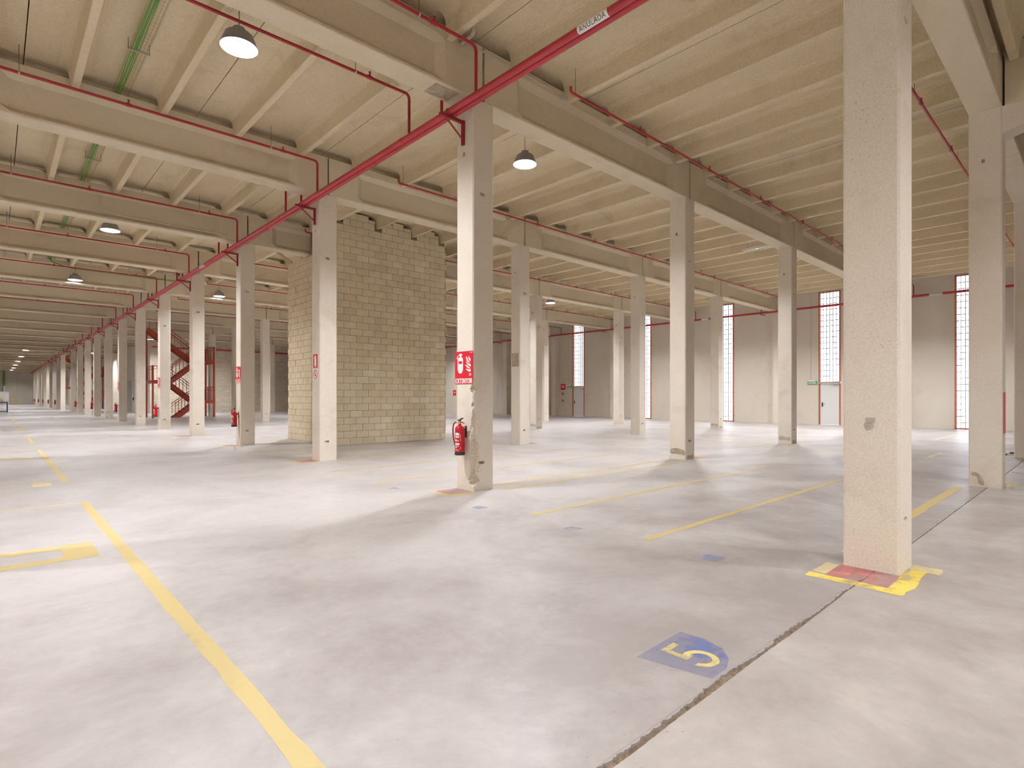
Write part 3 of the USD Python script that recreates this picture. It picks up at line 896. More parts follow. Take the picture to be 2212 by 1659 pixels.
def near_rib(x, b):
    offs = (0.65, 1.95, 3.25, 4.55, 5.66)
    rs = [cx(b + 1) - q for q in offs] if b == -1 else [cx(b) + q for q in offs]
    return min(abs(x - r) for r in rs)


GS = "red sprinkler pipes"
ZS = 6.60
pr = 0.024
sproto = mproto = None


def sprinkler(x, y):
    return cat(tube([(x, y, ZS), (x, y, ZS + 0.06)], 0.016, 8), tube([(x, y, ZS + 0.06), (x, y, ZS + 0.085)], 0.008, 6), xf(lathe([(0, 0), (0.022, 0), (0.022, 0.006), (0, 0.006)], 12), UPZ, (x, y, ZS + 0.085)),
               tube([(x - 0.045, y, ZS), (x + 0.045, y, ZS)], 0.031, 10))


def left_line(t, y):
    xd = 5.19
    t.part("pipe", tube(bend([(-0.4, y, ZS), (xd, y, ZS), (xd, y, PZ + 0.05)], 0.09, 6), pr, 10), "pipe_red", smooth=50)
    for x in (1.75, 4.45):
        t.part("sprinkler_head", sprinkler(x, y), "pipe_red", smooth=40)
    for x in (0.3, 4.2):
        t.part("hanger_rod", rod(x, y, ZS, SOFFIT), "rod_steel")
        t.part("hanger_clip", xf(lathe([(0.026, -0.012), (0.031, -0.012), (0.031, 0.012), (0.026, 0.012)], 14), ((0, 1, 0), (0, 0, 1), (1, 0, 0)), (x, y, ZS)), "galvanised")


for j in range(1, NJ + 1):
    for kind_, dy in (("beside", -0.49), ("between", 1.31)):
        if kind_ == "between" and j > 12:
            continue
        y = cy(j) + dy
        lab = f"thin red sprinkler pipe over the left aisle {'before' if dy < 0 else 'beyond'} the {WORDS[j]} beam"
        if sproto is None:
            sproto = Thing("sprinkler_pipe", (0, y, 0), lab, "pipe", GS); left_line(sproto, y)
        else:
            sproto.copy((0, y, 0), lab, GS)


def right_line(t, y, cut=None):
    xe = XW - 0.25
    if cut:
        t.part("pipe", tube(bend([(7.15, y, ZS + 0.09), (7.15, y, ZS), (cut[0], y, ZS)], 0.06, 5), 0.022, 10), "pipe_red", smooth=50)
    t.part("pipe", tube(bend([(cut[1], y, ZS), (xe, y, ZS), (xe, y, 6.06)] if cut else [(7.15, y, ZS + 0.09), (7.15, y, ZS), (xe, y, ZS), (xe, y, 6.06)], 0.06, 5), 0.022, 10), "pipe_red", smooth=50)
    for x in np.arange(9.2, xe - 1, 1.75 * 1.56):
        if near_rib(x, int((x - X0) // DX)) < 0.12:
            x += 0.2
        if cut and cut[0] - 0.1 < x < cut[1] + 0.1:
            continue
        t.part("sprinkler_head", sprinkler(x, y), "pipe_red", smooth=40)
    for x in np.arange(7.27, xe - 1, 3.9):
        b = int((x - X0) // DX)
        if near_rib(x, b) < 0.15:
            x += 0.27
        if cut and cut[0] - 0.05 < x < cut[1] + 0.05:
            continue
        t.part("hanger_rod", rod(x, y, ZS, SOFFIT, 0.0045), "rod_steel")


for j in range(0, 10):
    for kind_, dy in (("beside", -0.62), ("between", 0.9)):
        if (j == 0 and dy < 0) or (dy > 0 and j > 2):
            continue
        y = cy(j) + dy
        lab = f"thin red sprinkler pipe right of the main pipes {'before' if dy < 0 else 'beyond'} the {WORDS[j]} beam line"
        if j == 3 and dy < 0:
            tt = Thing("sprinkler_pipe", (0, y, 0), lab, "pipe", GS); right_line(tt, y, (7.43, 11.43))
        elif mproto is None:
            mproto = Thing("sprinkler_pipe", (0, y, 0), lab, "pipe", GS); right_line(mproto, y)
        else:
            mproto.copy((0, y, 0), lab, GS)
# short feed pipes behind the beams
fproto = None
for j in range(1, 13):
    y = cy(j) + 0.34
    lab = f"short red feed pipe dropping to the main pipe just behind the {WORDS[j]} beam"
    if fproto is None:
        fproto = Thing("feed_pipe", (5.17, y, PZ), lab, "pipe", "red feed pipes behind the beams")
        fproto.part("pipe", tube(bend([(5.17, y, PZ + 0.05), (5.17, y, ZS + 0.02), (6.9, y, ZS + 0.02)], 0.08, 5), pr, 10), "pipe_red", smooth=50)
    else:
        fproto.copy((5.17, y, PZ), lab, "red feed pipes behind the beams")

# main pipe along the window wall
t = Thing("wall_pipe", (XW - 0.25, 0, 6.05), "red main pipe running along the window wall across the windows", "pipe")
xw = XW - 0.50
t.part("pipe", tube([(xw, YBACK, 6.05), (xw, YBLOCK - 0.3, 6.05)], 0.055, 14), "pipe_red_main", smooth=40)
t.part("branch", cat([tube(bend([(xw, cy(j) - 0.62, 6.05), (XW - 0.25, cy(j) - 0.62, 6.05)], 0.02), 0.03, 10) for j in range(0, 10)]), "pipe_red", smooth=40)
t.part("wall_bracket", cat([bx(xw - 0.02, XW, y - 0.02, y + 0.02, 5.96, 5.995) for y in np.arange(2.2, YBLOCK - 1, DY)]), "bracket_red")
sticker("pipe_label", xw, 6.05, 0.055, 5.1, 5.58, "ANULADA", "white sticker reading ANULADA on the wall pipe between two right-hand windows", wall=True)
sticker("pipe_label", xw, 6.05, 0.055, 16.2, 16.62, "ANULADA", "small white sticker on the wall pipe left of the middle window", wall=True)
t = Thing("block_wall_pipe", (XSIDE, YBLOCK - 0.25, 5.7), "red pipe along the top of the far block wall", "pipe")
t.part("pipe", tube([(XSIDE + 0.1, YBLOCK - 0.3, 5.7), (XW - 0.6, YBLOCK - 0.3, 5.7)], 0.07, 12), "pipe_red_main", smooth=40)
t.part("wall_bracket", cat([bx(x - 0.02, x + 0.02, YBLOCK - 0.36, YBLOCK, 5.59, 5.63) for x in np.arange(XSIDE + 1, XW - 1, 3.1)]), "bracket_red")

# ------------------------------------------------------------------ lamps
GL = "hanging high-bay lamps"
ZL = 6.1
LAMPS = [(2.4, y) for y in (7.92, 19.1, 28.2, 40.2, 51.1, 62.1, 74.4, 86.5, 98.6, 110.2, 121.2, 131.5)] + [(2.4, -3.2)]
LAMPS += [(7.8, 8.0), (8.6, 21.0), (7.68, 28.2), (9.3, 53.1), (8.0, -2.8), (14.0, 8.0), (14.6, 18.6), (14.2, 28.2), (16.5, 40.2), (13.7, 51.2), (20.9, 8.0), (20.3, 19.0), (20.0, 28.2), (22.0, 40.2)]
LAMPS += [(26.0, 2.95), (26.2, 7.4), (26.5, 13.5), (26.5, 19.5), (28.0, 40.2)]
LAMPS += [(7.9, 74.4), (8.2, 98.6), (8.6, 121.0)] + [(-3.6, y) for y in (-3.2, 2.6, 7.92, 19.1, 28.2, 40.2, 51.1, 74.4, 98.6)]  # last list: unseen lamps added left of the frame as fill for the columns
lp = None
names = {}
for (x, y) in LAMPS:
    aisle = "over the left aisle" if 0 < x < 5 else "right of the main pipes" if 5 < x < 11 else "over the second bay towards the windows" if x < 18 and x > 11 else "beside the window wall" if x > 25 else "over the third bay towards the windows" if x > 18 else "added as fill light left of the picture"
    if y < 0:
        lab = f"hanging warehouse lamp behind the camera, {aisle}"
    else:
        k = names.get(aisle, 0); names[aisle] = k + 1
        lab = f"bright hanging warehouse lamp {aisle}, {WORDS[k]} from the camera"
    if lp is None:
        lp = Thing("ceiling_lamp", (x, y, ZL), lab, "lamp", GL)
        hs = lp.part("housing", lathe([(0, 0.26), (0.075, 0.26), (0.085, 0.20), (0.15, 0.185), (0.175, 0.165), (0.235, 0.0), (0.229, 0.0), (0.168, 0.158), (0, 0.17)], 36), "lamp_housing", smooth=40, local=True)
        lp.part("reflector", lathe([(0.228, 0.001), (0.165, 0.136)], 36), "reflector_white", smooth=True, local=True, under=hs, label="white inner reflector")
        lp.part("emitter", lathe([(0, 0.12), (0.15, 0.12), (0.15, 0.126), (0, 0.126)], 36), "lamp_glow", local=True, under=hs, label="glowing white light disc")
        lp.part("hanging_rod", tube([(0, 0, 0.24), (0, 0, SOFFIT - ZL)], 0.006, 6), "rod_steel", local=True)
    else:
        lp.copy((x, y, ZL), lab, GL)
# emergency batten under the third bay
t = Thing("batten_light", (19.5, 8.4, 6.6), "thin white emergency batten under the ribs near the third column row", "light")
t.part("body", bx(19.45, 19.55, 7.95, 8.9, 6.61, 6.69), "sign_white"); t.part("hanger_rod", cat(rod(19.5, 8.1, 6.69), rod(19.5, 8.75, 6.69)), "rod_steel"); t.part("indicator", bx(19.47, 19.53, 8.38, 8.44, 6.604, 6.612), "led_green")

# ------------------------------------------------------------------ conduits and cable tray
yf = cy(1) - H
single("conduit", tube([(-0.3, yf - 0.014, 6.79), (5.5, yf - 0.014, 6.79), (7.36, yf - 0.014, 6.79)], 0.013, 8), "pvc_grey", "thin pale conduit along the top of the nearest full beam", "conduit", smooth=50)
single("junction_box", bx(7.36, 7.47, yf - 0.07, yf, 6.71, 6.83), "pvc_grey", "small grey junction box on the beam beside the first ceiling rib", "box")
single("conduit", tube([(12.83, 1.7, 6.71), (12.83, yf - 0.05, 6.71)], 0.012, 8), "pvc_grey", "thin pale conduit running beside a ceiling rib over the second bay", "conduit", smooth=50)
single("conduit", tube(bend([(6.2, 0.77, 6.88), (11.42, 0.77, 6.88), (11.42, 0.0, 6.88)], 0.06), 0.014, 8), "pvc_grey", "pale bent conduit at the upper right corner above the corbel beam", "conduit", smooth=50)
yf3 = cy(3) - H
single("conduit", tube(bend([(2.0, yf3 - 0.012, 6.6), (2.0, yf3 - 0.012, 6.25), (2.4, yf3 - 0.012, 6.16), (5.0, yf3 - 0.012, 6.16)], 0.15), 0.014, 8), "pvc_grey", "pale conduit curving down onto the flange of the third beam over the aisle", "conduit", smooth=50)
single("drain_pipe", tube(bend([(5.14, 6.35, SOFFIT - 0.002), (5.14, 6.35, 6.75), (5.14, 6.63, 6.75)], 0.06), 0.03, 12), "pvc_grey", "pale drain pipe below the round ceiling stain at the top of the picture", "pipe", smooth=50)

ZTRAY = 6.90
tx0, tx1 = 1.57, 1.79
t = Thing("cable_tray", (1.68, 0, ZTRAY), "wire cable tray with green cables under the ceiling of the left aisle", "cable tray")
wires = []
for x in np.linspace(tx0, tx1, 5):
    wires.append(tube([(x, -6.8, ZTRAY), (x, 60, ZTRAY), (x, 136, ZTRAY)], 0.0028, 4))
for x in (tx0, tx1):
    wires.append(tube([(x, -6.8, ZTRAY + 0.05), (x, 60, ZTRAY + 0.05), (x, 136, ZTRAY + 0.05)], 0.0028, 4))
for y in np.arange(-2, 30, 0.1):
    wires.append(tube([(tx0, y, ZTRAY + 0.05), (tx0, y, ZTRAY), (tx1, y, ZTRAY), (tx1, y, ZTRAY + 0.05)], 0.0022, 3, caps=False))
t.part("basket", cat(wires), "basket_wire", kind="stuff")
cab = []
for q in range(6):
    ys = np.arange(-6.5, 136, 0.8)
    ph = q * 1.7
    cab.append(tube(np.stack([1.60 + 0.016 * q + 0.012 * np.sin(ys * 1.1 + ph), ys, ZTRAY + 0.012 + 0.006 * (q % 3) + 0 * ys], 1), 0.0085, 5))
t.part("cables", cat(cab), "cable_green", smooth=60, kind="stuff")
for y in np.arange(4.9 + 0.0, 60, DY):
    for yy in (y + 0.05,):
        t.part("crossbar", bx(tx0 - 0.04, tx1 + 0.04, yy - 0.012, yy + 0.012, ZTRAY - 0.03, ZTRAY - 0.006), "galvanised")
        t.part("hanger_rod", cat(rod(tx0 - 0.03, yy, ZTRAY - 0.03), rod(tx1 + 0.03, yy, ZTRAY - 0.03)), "rod_steel")
yb = cy(5) - H - 0.05
single("green_cable", tube(bend([(1.65, yb - 0.1, ZTRAY), (1.66, yb - 0.15, 6.75), (2.2, yb - 0.05, 6.60), (5.2, yb + 0.02, 6.60), (6.6, yb + 0.02, 6.60)], 0.3, 8), 0.022, 8), "cable_green", "green cable bundle crossing the aisle along the fifth beam", "cable", smooth=60)
yq = cy(5) + DY * 0.35
single("green_cable", tube(bend([(7.9, 29.4, SOFFIT + 0.01), (7.9, 29.4, 6.62), (7.6, 29.3, 6.55), (7.75, 29.35, 6.9)], 0.1, 5), 0.03, 8), "cable_green", "tangle of green cable under the ceiling above the second lamp right of the pipes", "cable", smooth=60)

# ------------------------------------------------------------------ signs and extinguishers
SX = X0 - H


def sign_uv(px, py):
    """pixels of the large sign, straightened, to its own plane (metres from its centre)"""
    u = (px - 490) / 360.0
    top = 378 - 38 * u
    bot = 1020 - 6 * u
    v = (py - top) / (bot - top)
    return ((u - 0.5) * SWd, (0.5 - v) * SHt)


SWd, SHt = 0.452, 0.508
body = chaikin([sign_uv(*q) for q in [(545, 805), (545, 520), (560, 492), (588, 472), (590, 450), (578, 440), (560, 455), (545, 490), (543, 520), (528, 520), (530, 480), (555, 440), (585, 418), (590, 404), (620, 404), (642, 420), (645, 438), (622, 450), (622, 468), (645, 490), (657, 520), (655, 800)]], 1)
lab_box = Polygon([sign_uv(*q) for q in [(565, 558), (635, 555), (635, 610), (565, 613)]])
flames = [[(765, 438), (785, 478), (808, 508), (810, 556), (788, 548), (768, 518), (758, 478)], [(708, 458), (732, 464), (746, 500), (762, 540), (790, 572), (806, 590), (778, 585), (745, 565), (724, 530), (716, 490)],
          [(718, 543), (736, 575), (762, 600), (810, 615), (812, 666), (780, 655), (740, 620), (722, 588)], [(688, 640), (720, 624), (747, 645), (776, 680), (808, 690), (790, 702), (758, 700), (733, 680), (713, 650)],
          [(714, 698), (740, 714), (770, 720), (808, 710), (811, 768), (770, 766), (738, 746), (720, 720)]]


def big_sign(yc, zc, label, scale=1.0, white_band=False):
    t = Thing("extinguisher_sign", (SX, yc, zc), label, "sign", "red fire extinguisher signs")
    pw, ph = SWd * scale, SHt * scale
    pn = t.part("panel", bx(SX - 0.004, SX, yc - pw / 2, yc + pw / 2, zc - ph / 2, zc + ph / 2), "sign_red")
    o = (SX - 0.004, yc, zc)
    sc = lambda m: (m.apply_scale([scale, scale, 1]), m)[1]
    pg = Polygon(body).buffer(0).difference(lab_box)
    t.part("extinguisher_symbol", xf(sc(extrude(pg, 0.0008)), FACE_MX, o), "sign_white", under=pn)
    t.part("flame_symbol", xf(sc(extrude(unary_union([Polygon(chaikin([sign_uv(*q) for q in fl], 2)).buffer(0) for fl in flames]), 0.0008)), FACE_MX, o), "sign_white", under=pn)
    uc, vc = sign_uv(668, 952)
    if white_band:
        t.part("band", bx(SX - 0.0055, SX - 0.004, yc - pw / 2 + 0.004, yc + pw / 2 - 0.004, zc - ph / 2 + 0.012, zc - ph / 2 + 0.10 * scale / 0.9), "sign_white", under=pn)
        tx = heavy(text("EXTINTOR", 0.06, 0.0008, True, width=0.36), 0.003); tx.apply_scale([scale, scale, 1])
        t.part("lettering", xf(tx, FACE_MX, (SX - 0.0055, yc, zc - ph / 2 + 0.056 * scale / 0.9)), "sign_red", under=pn)
    else:
        tx = heavy(text("EXTINTOR", 0.072, 0.0008, True, width=0.415), 0.0035); tx.apply_scale([scale, scale, 1])
        t.part("lettering", xf(tx, FACE_MX, (SX - 0.004, yc, zc + vc * scale)), "sign_white", under=pn)
    fine = [sbox(*(sign_uv(798, 380) + sign_uv(846, 364))), sbox(*(sign_uv(770, 806) + sign_uv(822, 796))), sbox(*(sign_uv(776, 822) + sign_uv(816, 812))), sbox(*(sign_uv(772, 838) + sign_uv(820, 828))), sbox(*(sign_uv(778, 850) + sign_uv(814, 844)))]
    t.part("fine_print", xf(sc(extrude(unary_union(fine), 0.0008)), FACE_MX, o), "sign_white", under=pn)
    return t


big_sign(6.861, 1.899, "large red EXTINTOR sign with white extinguisher and flames, nearest")
big_sign(17.79, 2.10, "red extinguisher sign with white text band on the column left of the block tower", 0.98, True)
big_sign(cy(5), 2.05, "red extinguisher sign on the column in front of the red staircase", 0.95, True)
big_sign(cy(7), 2.05, "small distant red extinguisher sign, farthest along the column row", 0.95, True)

# outlined signs on the column in front of the tower
t = Thing("outline_sign", (SX, 12.322, 2.259), "narrow sign with a red outlined extinguisher on the column before the block tower", "sign")
t.part("panel", bx(SX - 0.003, SX, 12.21, 12.435, 2.106, 2.412), "sign_red")
ex = unary_union([Polygon(chaikin([(-0.055, -0.13), (-0.055, 0.05), (-0.03, 0.09), (0.03, 0.09), (0.055, 0.05), (0.055, -0.13)], 1)), sbox(-0.025, 0.08, 0.03, 0.12), Polygon([(-0.09, 0.07), (-0.03, 0.125), (0.05, 0.13), (0.05, 0.11), (-0.02, 0.10), (-0.075, 0.05)])])
t.part("extinguisher_symbol", xf(extrude(ex, 0.001), FACE_MX, (SX - 0.003, 12.322, 2.255)), "sign_white")
t = Thing("no_smoking_sign", (SX, 12.322, 1.953), "round no-smoking sign with red ring below the outlined extinguisher sign", "sign")
t.part("panel", bx(SX - 0.002, SX, 12.205, 12.44, 1.83, 2.07), "sign_white")
ring = Point(0, 0).buffer(0.105, 32).difference(Point(0, 0).buffer(0.085, 32))
t.part("ring", xf(extrude(unary_union([ring, Polygon([(-0.075, 0.06), (-0.06, 0.075), (0.075, -0.06), (0.06, -0.075)])]), 0.001), FACE_MX, (SX - 0.002, 12.322, 1.953)), "sign_red")
t.part("cigarette_symbol", xf(extrude(unary_union([sbox(-0.05, -0.03, 0.04, -0.012), Polygon([(0.03, 0.0), (0.04, 0.02), (0.025, 0.045), (0.033, 0.02), (0.02, 0.0)])]), 0.0006), FACE_MX, (SX - 0.002, 12.322, 1.953)), "ink_black")

GE = "red fire extinguishers on the columns"


def extinguisher(t):
    """local: axis at origin, z from the bottom, wall at +x 0.12"""
    R = 0.076
    cyl = t.part("cylinder", lathe([(0, 0.03), (R, 0.03), (R, 0.385), (R * 0.96, 0.41), (R * 0.78, 0.434), (R * 0.45, 0.45), (0.022, 0.456), (0.022, 0.475), (0, 0.475)], 40), "extinguisher_red", smooth=45, local=True)
    t.part("base_ring", lathe([(0, 0), (R + 0.001, 0), (R + 0.003, 0.006), (R + 0.003, 0.048), (R, 0.052), (0, 0.052)], 40), "black_plastic", smooth=40, local=True)
    val = t.part("valve", cat(tube([(0, 0, 0.47), (0, 0, 0.515)], 0.019, 14), tube([(0, 0, 0.497), (-0.02, 0.05, 0.5)], 0.011, 10)), "brass", smooth=40, local=True)
    t.part("lever", cat(tube([(0, 0.0, 0.50), (0.01, -0.05, 0.503), (0.015, -0.085, 0.485)], 0.009, 8), ), "extinguisher_red", smooth=60, local=True, under=val)
    t.part("handle", tube([(0, 0.012, 0.515), (0, -0.005, 0.535), (0.004, -0.035, 0.556), (0.008, -0.075, 0.566)], [0.014, 0.015, 0.012, 0.007], 10), "black_plastic", smooth=60, local=True, under=val)
    t.part("seal", xf(trimesh.creation.icosphere(2, 0.016), UPZ, (-0.012, 0.018, 0.532)), "green_tag", smooth=True, local=True, under=val)
    hs = [(-0.02, 0.05, 0.5), (-0.03, 0.085, 0.495), (-0.035, 0.118, 0.455), (-0.035, 0.13, 0.39), (-0.035, 0.125, 0.31), (-0.04, 0.105, 0.24), (-0.045, 0.075, 0.19), (-0.05, 0.062, 0.15)]
    t.part("hose", tube(bend(hs, 0.05, 4), 0.0105, 10), "hose_red", smooth=60, local=True)
    t.part("wall_bracket", cat(bx(0.07, 0.12, -0.02, 0.02, 0.36, 0.40), bx(0.114, 0.12, -0.025, 0.025, 0.26, 0.44)), "black_plastic", local=True)

    def patch(a0, a1, z0, z1, d=0.0012):
        ang = np.radians(np.linspace(a0, a1, 10))
        v = [((R + d) * np.cos(a), (R + d) * np.sin(a), z) for z in (z0, z1) for a in ang]
        f = []
        for q in range(9):
            f += [[q, q + 1, 11 + q], [q, 11 + q, 10 + q]]
        return trimesh.Trimesh(v, f, process=False)
    ps = [patch(172, 228, 0.305, 0.335), patch(172, 226, 0.272, 0.292), patch(172, 186, 0.215, 0.243), patch(192, 204, 0.212, 0.24), patch(210, 219, 0.212, 0.232), patch(172, 228, 0.157, 0.186), patch(174, 198, 0.112, 0.124), patch(176, 214, 0.338, 0.344), patch(176, 222, 0.262, 0.266),
          patch(174, 220, 0.142, 0.146), patch(174, 226, 0.134, 0.137), patch(174, 216, 0.082, 0.085), patch(174, 222, 0.074, 0.077)]
    ps += [patch(233 + 2 * k, 239 + (k % 3) * 3, 0.09 + 0.014 * k, 0.096 + 0.014 * k) for k in range(4)] + [patch(236, 242, 0.22 + 0.02 * k, 0.232 + 0.02 * k) for k in range(5)]
    t.part("label_print", cat(ps), "sign_white", local=True, under=cyl, label="white printed instructions")


ep = None
for j in range(1, NJ + 1, 2):
    if j in (13,):
        continue
    y = cy(j) + (-0.03 if j == 1 else -0.02)
    loc = (SX - 0.12, y, 0.555)
    lab = {1: "red fire extinguisher hung below the large EXTINTOR sign", 3: "red fire extinguisher on the column left of the block tower", 5: "red fire extinguisher on the column before the red staircase"}.get(j, f"small distant red fire extinguisher on the {WORDS[j]} column of the pipe row")
    if ep is None:
        ep = Thing("fire_extinguisher", loc, lab, "fire extinguisher", GE); extinguisher(ep)
    else:
        ep.copy(loc, lab, GE)

# exit signs with their conduits, alarm point
for (yc, which) in ((10.655, "nearer"), (27.48, "farther")):
    t = Thing("exit_sign", (XW, yc, 2.1), f"green and white SALIDA exit sign left of the {which} white door", "sign")
    t.part("lamp_box", bx(XW - 0.07, XW, yc - 0.17, yc + 0.17, 2.235, 2.31), "sign_white")
    t.part("panel", bx(XW - 0.045, XW - 0.025, yc - 0.235, yc + 0.235, 2.09, 2.235), "sign_green")
    t.part("lettering", xf(text("SALIDA", 0.085, 0.001, True, width=0.38), FACE_MX, (XW - 0.045, yc, 2.163)), "sign_white")
    t.part("conduit", tube([(XW - 0.012, yc + 0.08, 2.30), (XW - 0.012, yc + 0.08, 6.95)], 0.012, 8), "pvc_grey")
t = Thing("alarm_sign", (XW, 28.13, 1.93), "red fire alarm sign with white figure on the window wall beyond the farther door", "sign")
t.part("panel", bx(XW - 0.005, XW, 27.9, 28.36, 1.95, 2.40), "sign_red")
t.part("symbol", xf(extrude(unary_union([Point(-0.06, 0.0).buffer(0.075), sbox(0.06, -0.12, 0.12, 0.13), sbox(-0.1, 0.0, -0.06, 0.12)]), 0.001), FACE_MX, (XW - 0.005, 28.13, 2.18)), "sign_white")
t.part("band", bx(XW - 0.006, XW, 27.9, 28.36, 1.86, 1.945), "sign_white")
for z, nm in ((1.62, "upper"), (1.10, "lower")):
    t = Thing("hose_valve", (XW, 28.12, z), f"small red valve on the window wall, the {nm} of two below the alarm sign", "valve")
    t.part("wheel", xf(lathe([(0, 0), (0.07, 0), (0.075, 0.02), (0, 0.03)], 18), ((0, 1, 0), (0, 0, 1), (-1, 0, 0)), (XW - 0.06, 28.12, z + 0.05)), "sign_red")
    t.part("body", cat(tube([(XW, 28.12, z + 0.05), (XW - 0.07, 28.12, z + 0.05)], 0.03, 10), tube([(XW - 0.04, 28.09, z + 0.03), (XW - 0.05, 28.08, z - 0.06)], 0.025, 8)), "brass")
t = Thing("alarm_sign", (XW, 41.8, 1.6), "second red fire alarm sign on the wall just left of the EXTINTOR column", "sign")
t.part("panel", bx(XW - 0.005, XW, 41.4, 41.85, 1.55, 2.05), "sign_red")
t.part("symbol", xf(extrude(Point(0, 0).buffer(0.09), 0.001), FACE_MX, (XW - 0.005, 41.62, 1.82)), "sign_white")

# ------------------------------------------------------------------ red steel staircase
def stair(t):
    z1, z2, z3, z4 = 1.18, 2.56, 4.0, 6.15
    xl, xr = 8.9, 10.55
    ya, ym, yb = 43.7, 44.75, 45.8
    for x in (7.82, 11.55):
        for y in (ya, yb):
            top = z3 + 1.0 if x > 10 else (z2 + 1.0 if y == ya else 6.2)
            t.part("post", bx(x - 0.05, x + 0.05, y - 0.05, y + 0.05, 0, top), "stair_red")

    def landing(x0, x1, z):
        t.part("landing", cat(bx(x0, x1, ya, yb, z - 0.03, z), bx(x0, x1, ya - 0.03, ya + 0.03, z - 0.2, z), bx(x0, x1, yb - 0.03, yb + 0.03, z - 0.2, z), bx(x0 - 0.03, x0 + 0.03, ya, yb, z - 0.2, z), bx(x1 - 0.03, x1 + 0.03, ya, yb, z - 0.2, z)), "stair_red")
    landing(xr, 11.55, z1); landing(7.82, xl, z2); landing(xr, 11.55, z3)

    def rail(p0, p1, n):
        p0, p1 = np.array(p0), np.array(p1)
        up = np.array([0, 0, 1.0])
        t.part("handrail", cat(tube([p0 + up * 0.95, p1 + up * 0.95], 0.025, 6), tube([p0 + up * 0.75, p1 + up * 0.75], 0.015, 6)), "stair_red")
        t.part("baluster", cat([tube([p0 + (p1 - p0) * k, p0 + (p1 - p0) * k + up * 0.95], 0.012, 4) for k in np.linspace(0.03, 0.97, n)]), "stair_red")

    def flight(xa, za, xb, zb, y0, y1):
        a, b = np.array([xa, 0, za]), np.array([xb, 0, zb])
        for y in (y0 + 0.03, y1 - 0.03):
            dv = (b - a) / np.linalg.norm(b - a)
            nv = np.array([-dv[2], 0, dv[0]]); nv = nv if nv[2] > 0 else -nv
            pts = [a + nv * 0.05, b + nv * 0.05, b - nv * 0.22, a - nv * 0.22]
            pg = Polygon([(p[0], p[2]) for p in pts])
            e = xf(extrude(pg, 0.02), ((1, 0, 0), (0, 0, 1), (0, 1, 0)), (0, y, 0)); e.fix_normals()
            t.part("stringer", e, "stair_red")
            rail((xa, y, za), (xb, y, zb), 8)
        n = max(4, int(round(abs(zb - za) / 0.19)))
        for k in range(n):
            s = (k + 0.5) / n
            c = a + (b - a) * s
            t.part("tread", bx(c[0] - 0.14, c[0] + 0.14, y0 + 0.05, y1 - 0.05, c[2] - 0.03, c[2]), "stair_red")
    flight(9.1, 0.0, xr, z1, ya, ym - 0.03)
    flight(xr, z1, xl, z2, ym + 0.03, yb)
    flight(xl, z2, xr, z3, ya, ym - 0.03)
    flight(xr, z3, 7.75, z4, ym + 0.03, yb)
    rail((11.55, ya, z1), (11.55, yb, z1), 8); rail((11.55, ya, z3), (11.55, yb, z3), 8); rail((7.82, ya, z2), (7.82, yb, z2), 8)
    rail((xr, ya, z1), (11.55, ya, z1), 6); rail((xr, ya, z3), (11.55, ya, z3), 6); rail((7.82, ya, z2), (xl, ya, z2), 6)
    rail((xr, yb, z1), (11.55, yb, z1), 6); rail((xr, yb, z3), (11.55, yb, z3), 6)


st = Thing("staircase", (9.7, 44.7, 0), "red steel staircase zigzagging up behind the left columns", "staircase")
stair(st)
st.copy((7.85, 82.0, 0), "second red steel staircase far behind, half hidden between distant columns", None)

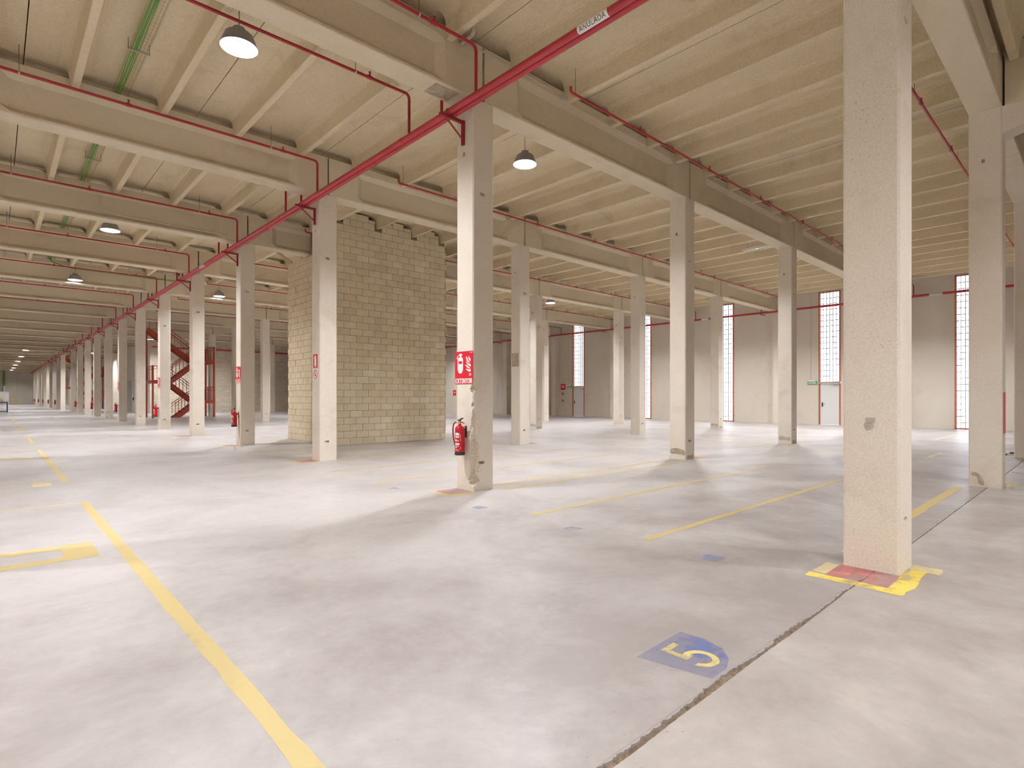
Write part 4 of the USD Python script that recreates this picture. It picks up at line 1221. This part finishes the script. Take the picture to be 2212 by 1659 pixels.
# ------------------------------------------------------------------ far end: cabinet, rails, table, doors
t = Thing("electrical_cabinet", (1.5, 136.9, 0), "white electrical cabinet by the far end wall at the left edge", "cabinet")
t.part("body", bx(0.9, 2.1, 136.6, 137.4, 0.0, 2.35), "cabinet_white")
t.part("door", cat(bx(0.94, 1.48, 136.57, 136.6, 0.1, 2.3), bx(1.52, 2.06, 136.57, 136.6, 0.1, 2.3)), "cabinet_white")
t.part("riser", bx(1.35, 1.55, 136.9, 137.1, 2.35, 3.4), "cabinet_white")
single("green_riser", bx(1.36, 1.56, 137.3, 137.5, 2.36, 6.9), "cable_green", "dark green cable riser above the white cabinet at the far wall", "cable")
GR = "yellow hoop barriers"
hb = Thing("hoop_barrier", (2.7, 136.2, 0), "yellow hoop barrier right of the far white cabinet", "barrier", GR)
hb.part("hoop", tube(bend([(2.4, 136.2, 0), (2.4, 136.2, 1.1), (3.0, 136.2, 1.1), (3.0, 136.2, 0)], 0.2, 6), 0.07, 10), "rail_yellow", smooth=50)
hb.copy((0.95, 136.2, 0), "yellow hoop barrier in front of the far white cabinet", GR)
t = Thing("work_table", (0.2, 68.7, 0), "blue steel framed table far down the aisle at the left edge", "table")
t.part("table_top", bx(-1.2, 0.98, 68.6, 69.8, 0.86, 0.97), "table_blue")
for x in (-1.15, 0.94):
    for y in (68.66, 69.74):
        t.part("leg", bx(x - 0.04, x + 0.04, y - 0.04, y + 0.04, 0, 0.88), "table_blue")
t.part("stretcher", cat(bx(-1.15, 0.94, 68.63, 68.69, 0.06, 0.12), bx(-1.15, 0.94, 69.71, 69.77, 0.06, 0.12)), "table_blue")
d = Thing("door_3", (XSIDE, 66, 0), label="grey door in the side wall beyond the red staircase", kind="structure")
d.part("leaf", bx(XSIDE - 0.03, XSIDE + 0.05, 64.6, 67.4, 0, 3.0), "door_grey")
t = Thing("sanitiser_unit", (XSIDE, 63.4, 1.2), "small white wall box beyond the red staircase", "box")
t.part("body", bx(XSIDE - 0.12, XSIDE, 63.2, 63.6, 1.35, 1.75), "cabinet_white"); t.part("outlet", bx(XSIDE - 0.08, XSIDE, 63.3, 63.5, 1.1, 1.35), "dark_rubber")
t = Thing("striped_block", (18.45, 1.72, 0), "small black and white striped block on the floor by the rightmost column", "block")
t.part("block_body", bx(18.33, 18.5, 1.62, 1.82, 0, 0.075), "sign_white")
t.part("stripe", cat(bx(18.329, 18.501, 1.619, 1.70, 0.045, 0.076), bx(18.329, 18.501, 1.74, 1.821, 0.0, 0.03)), "black_plastic")
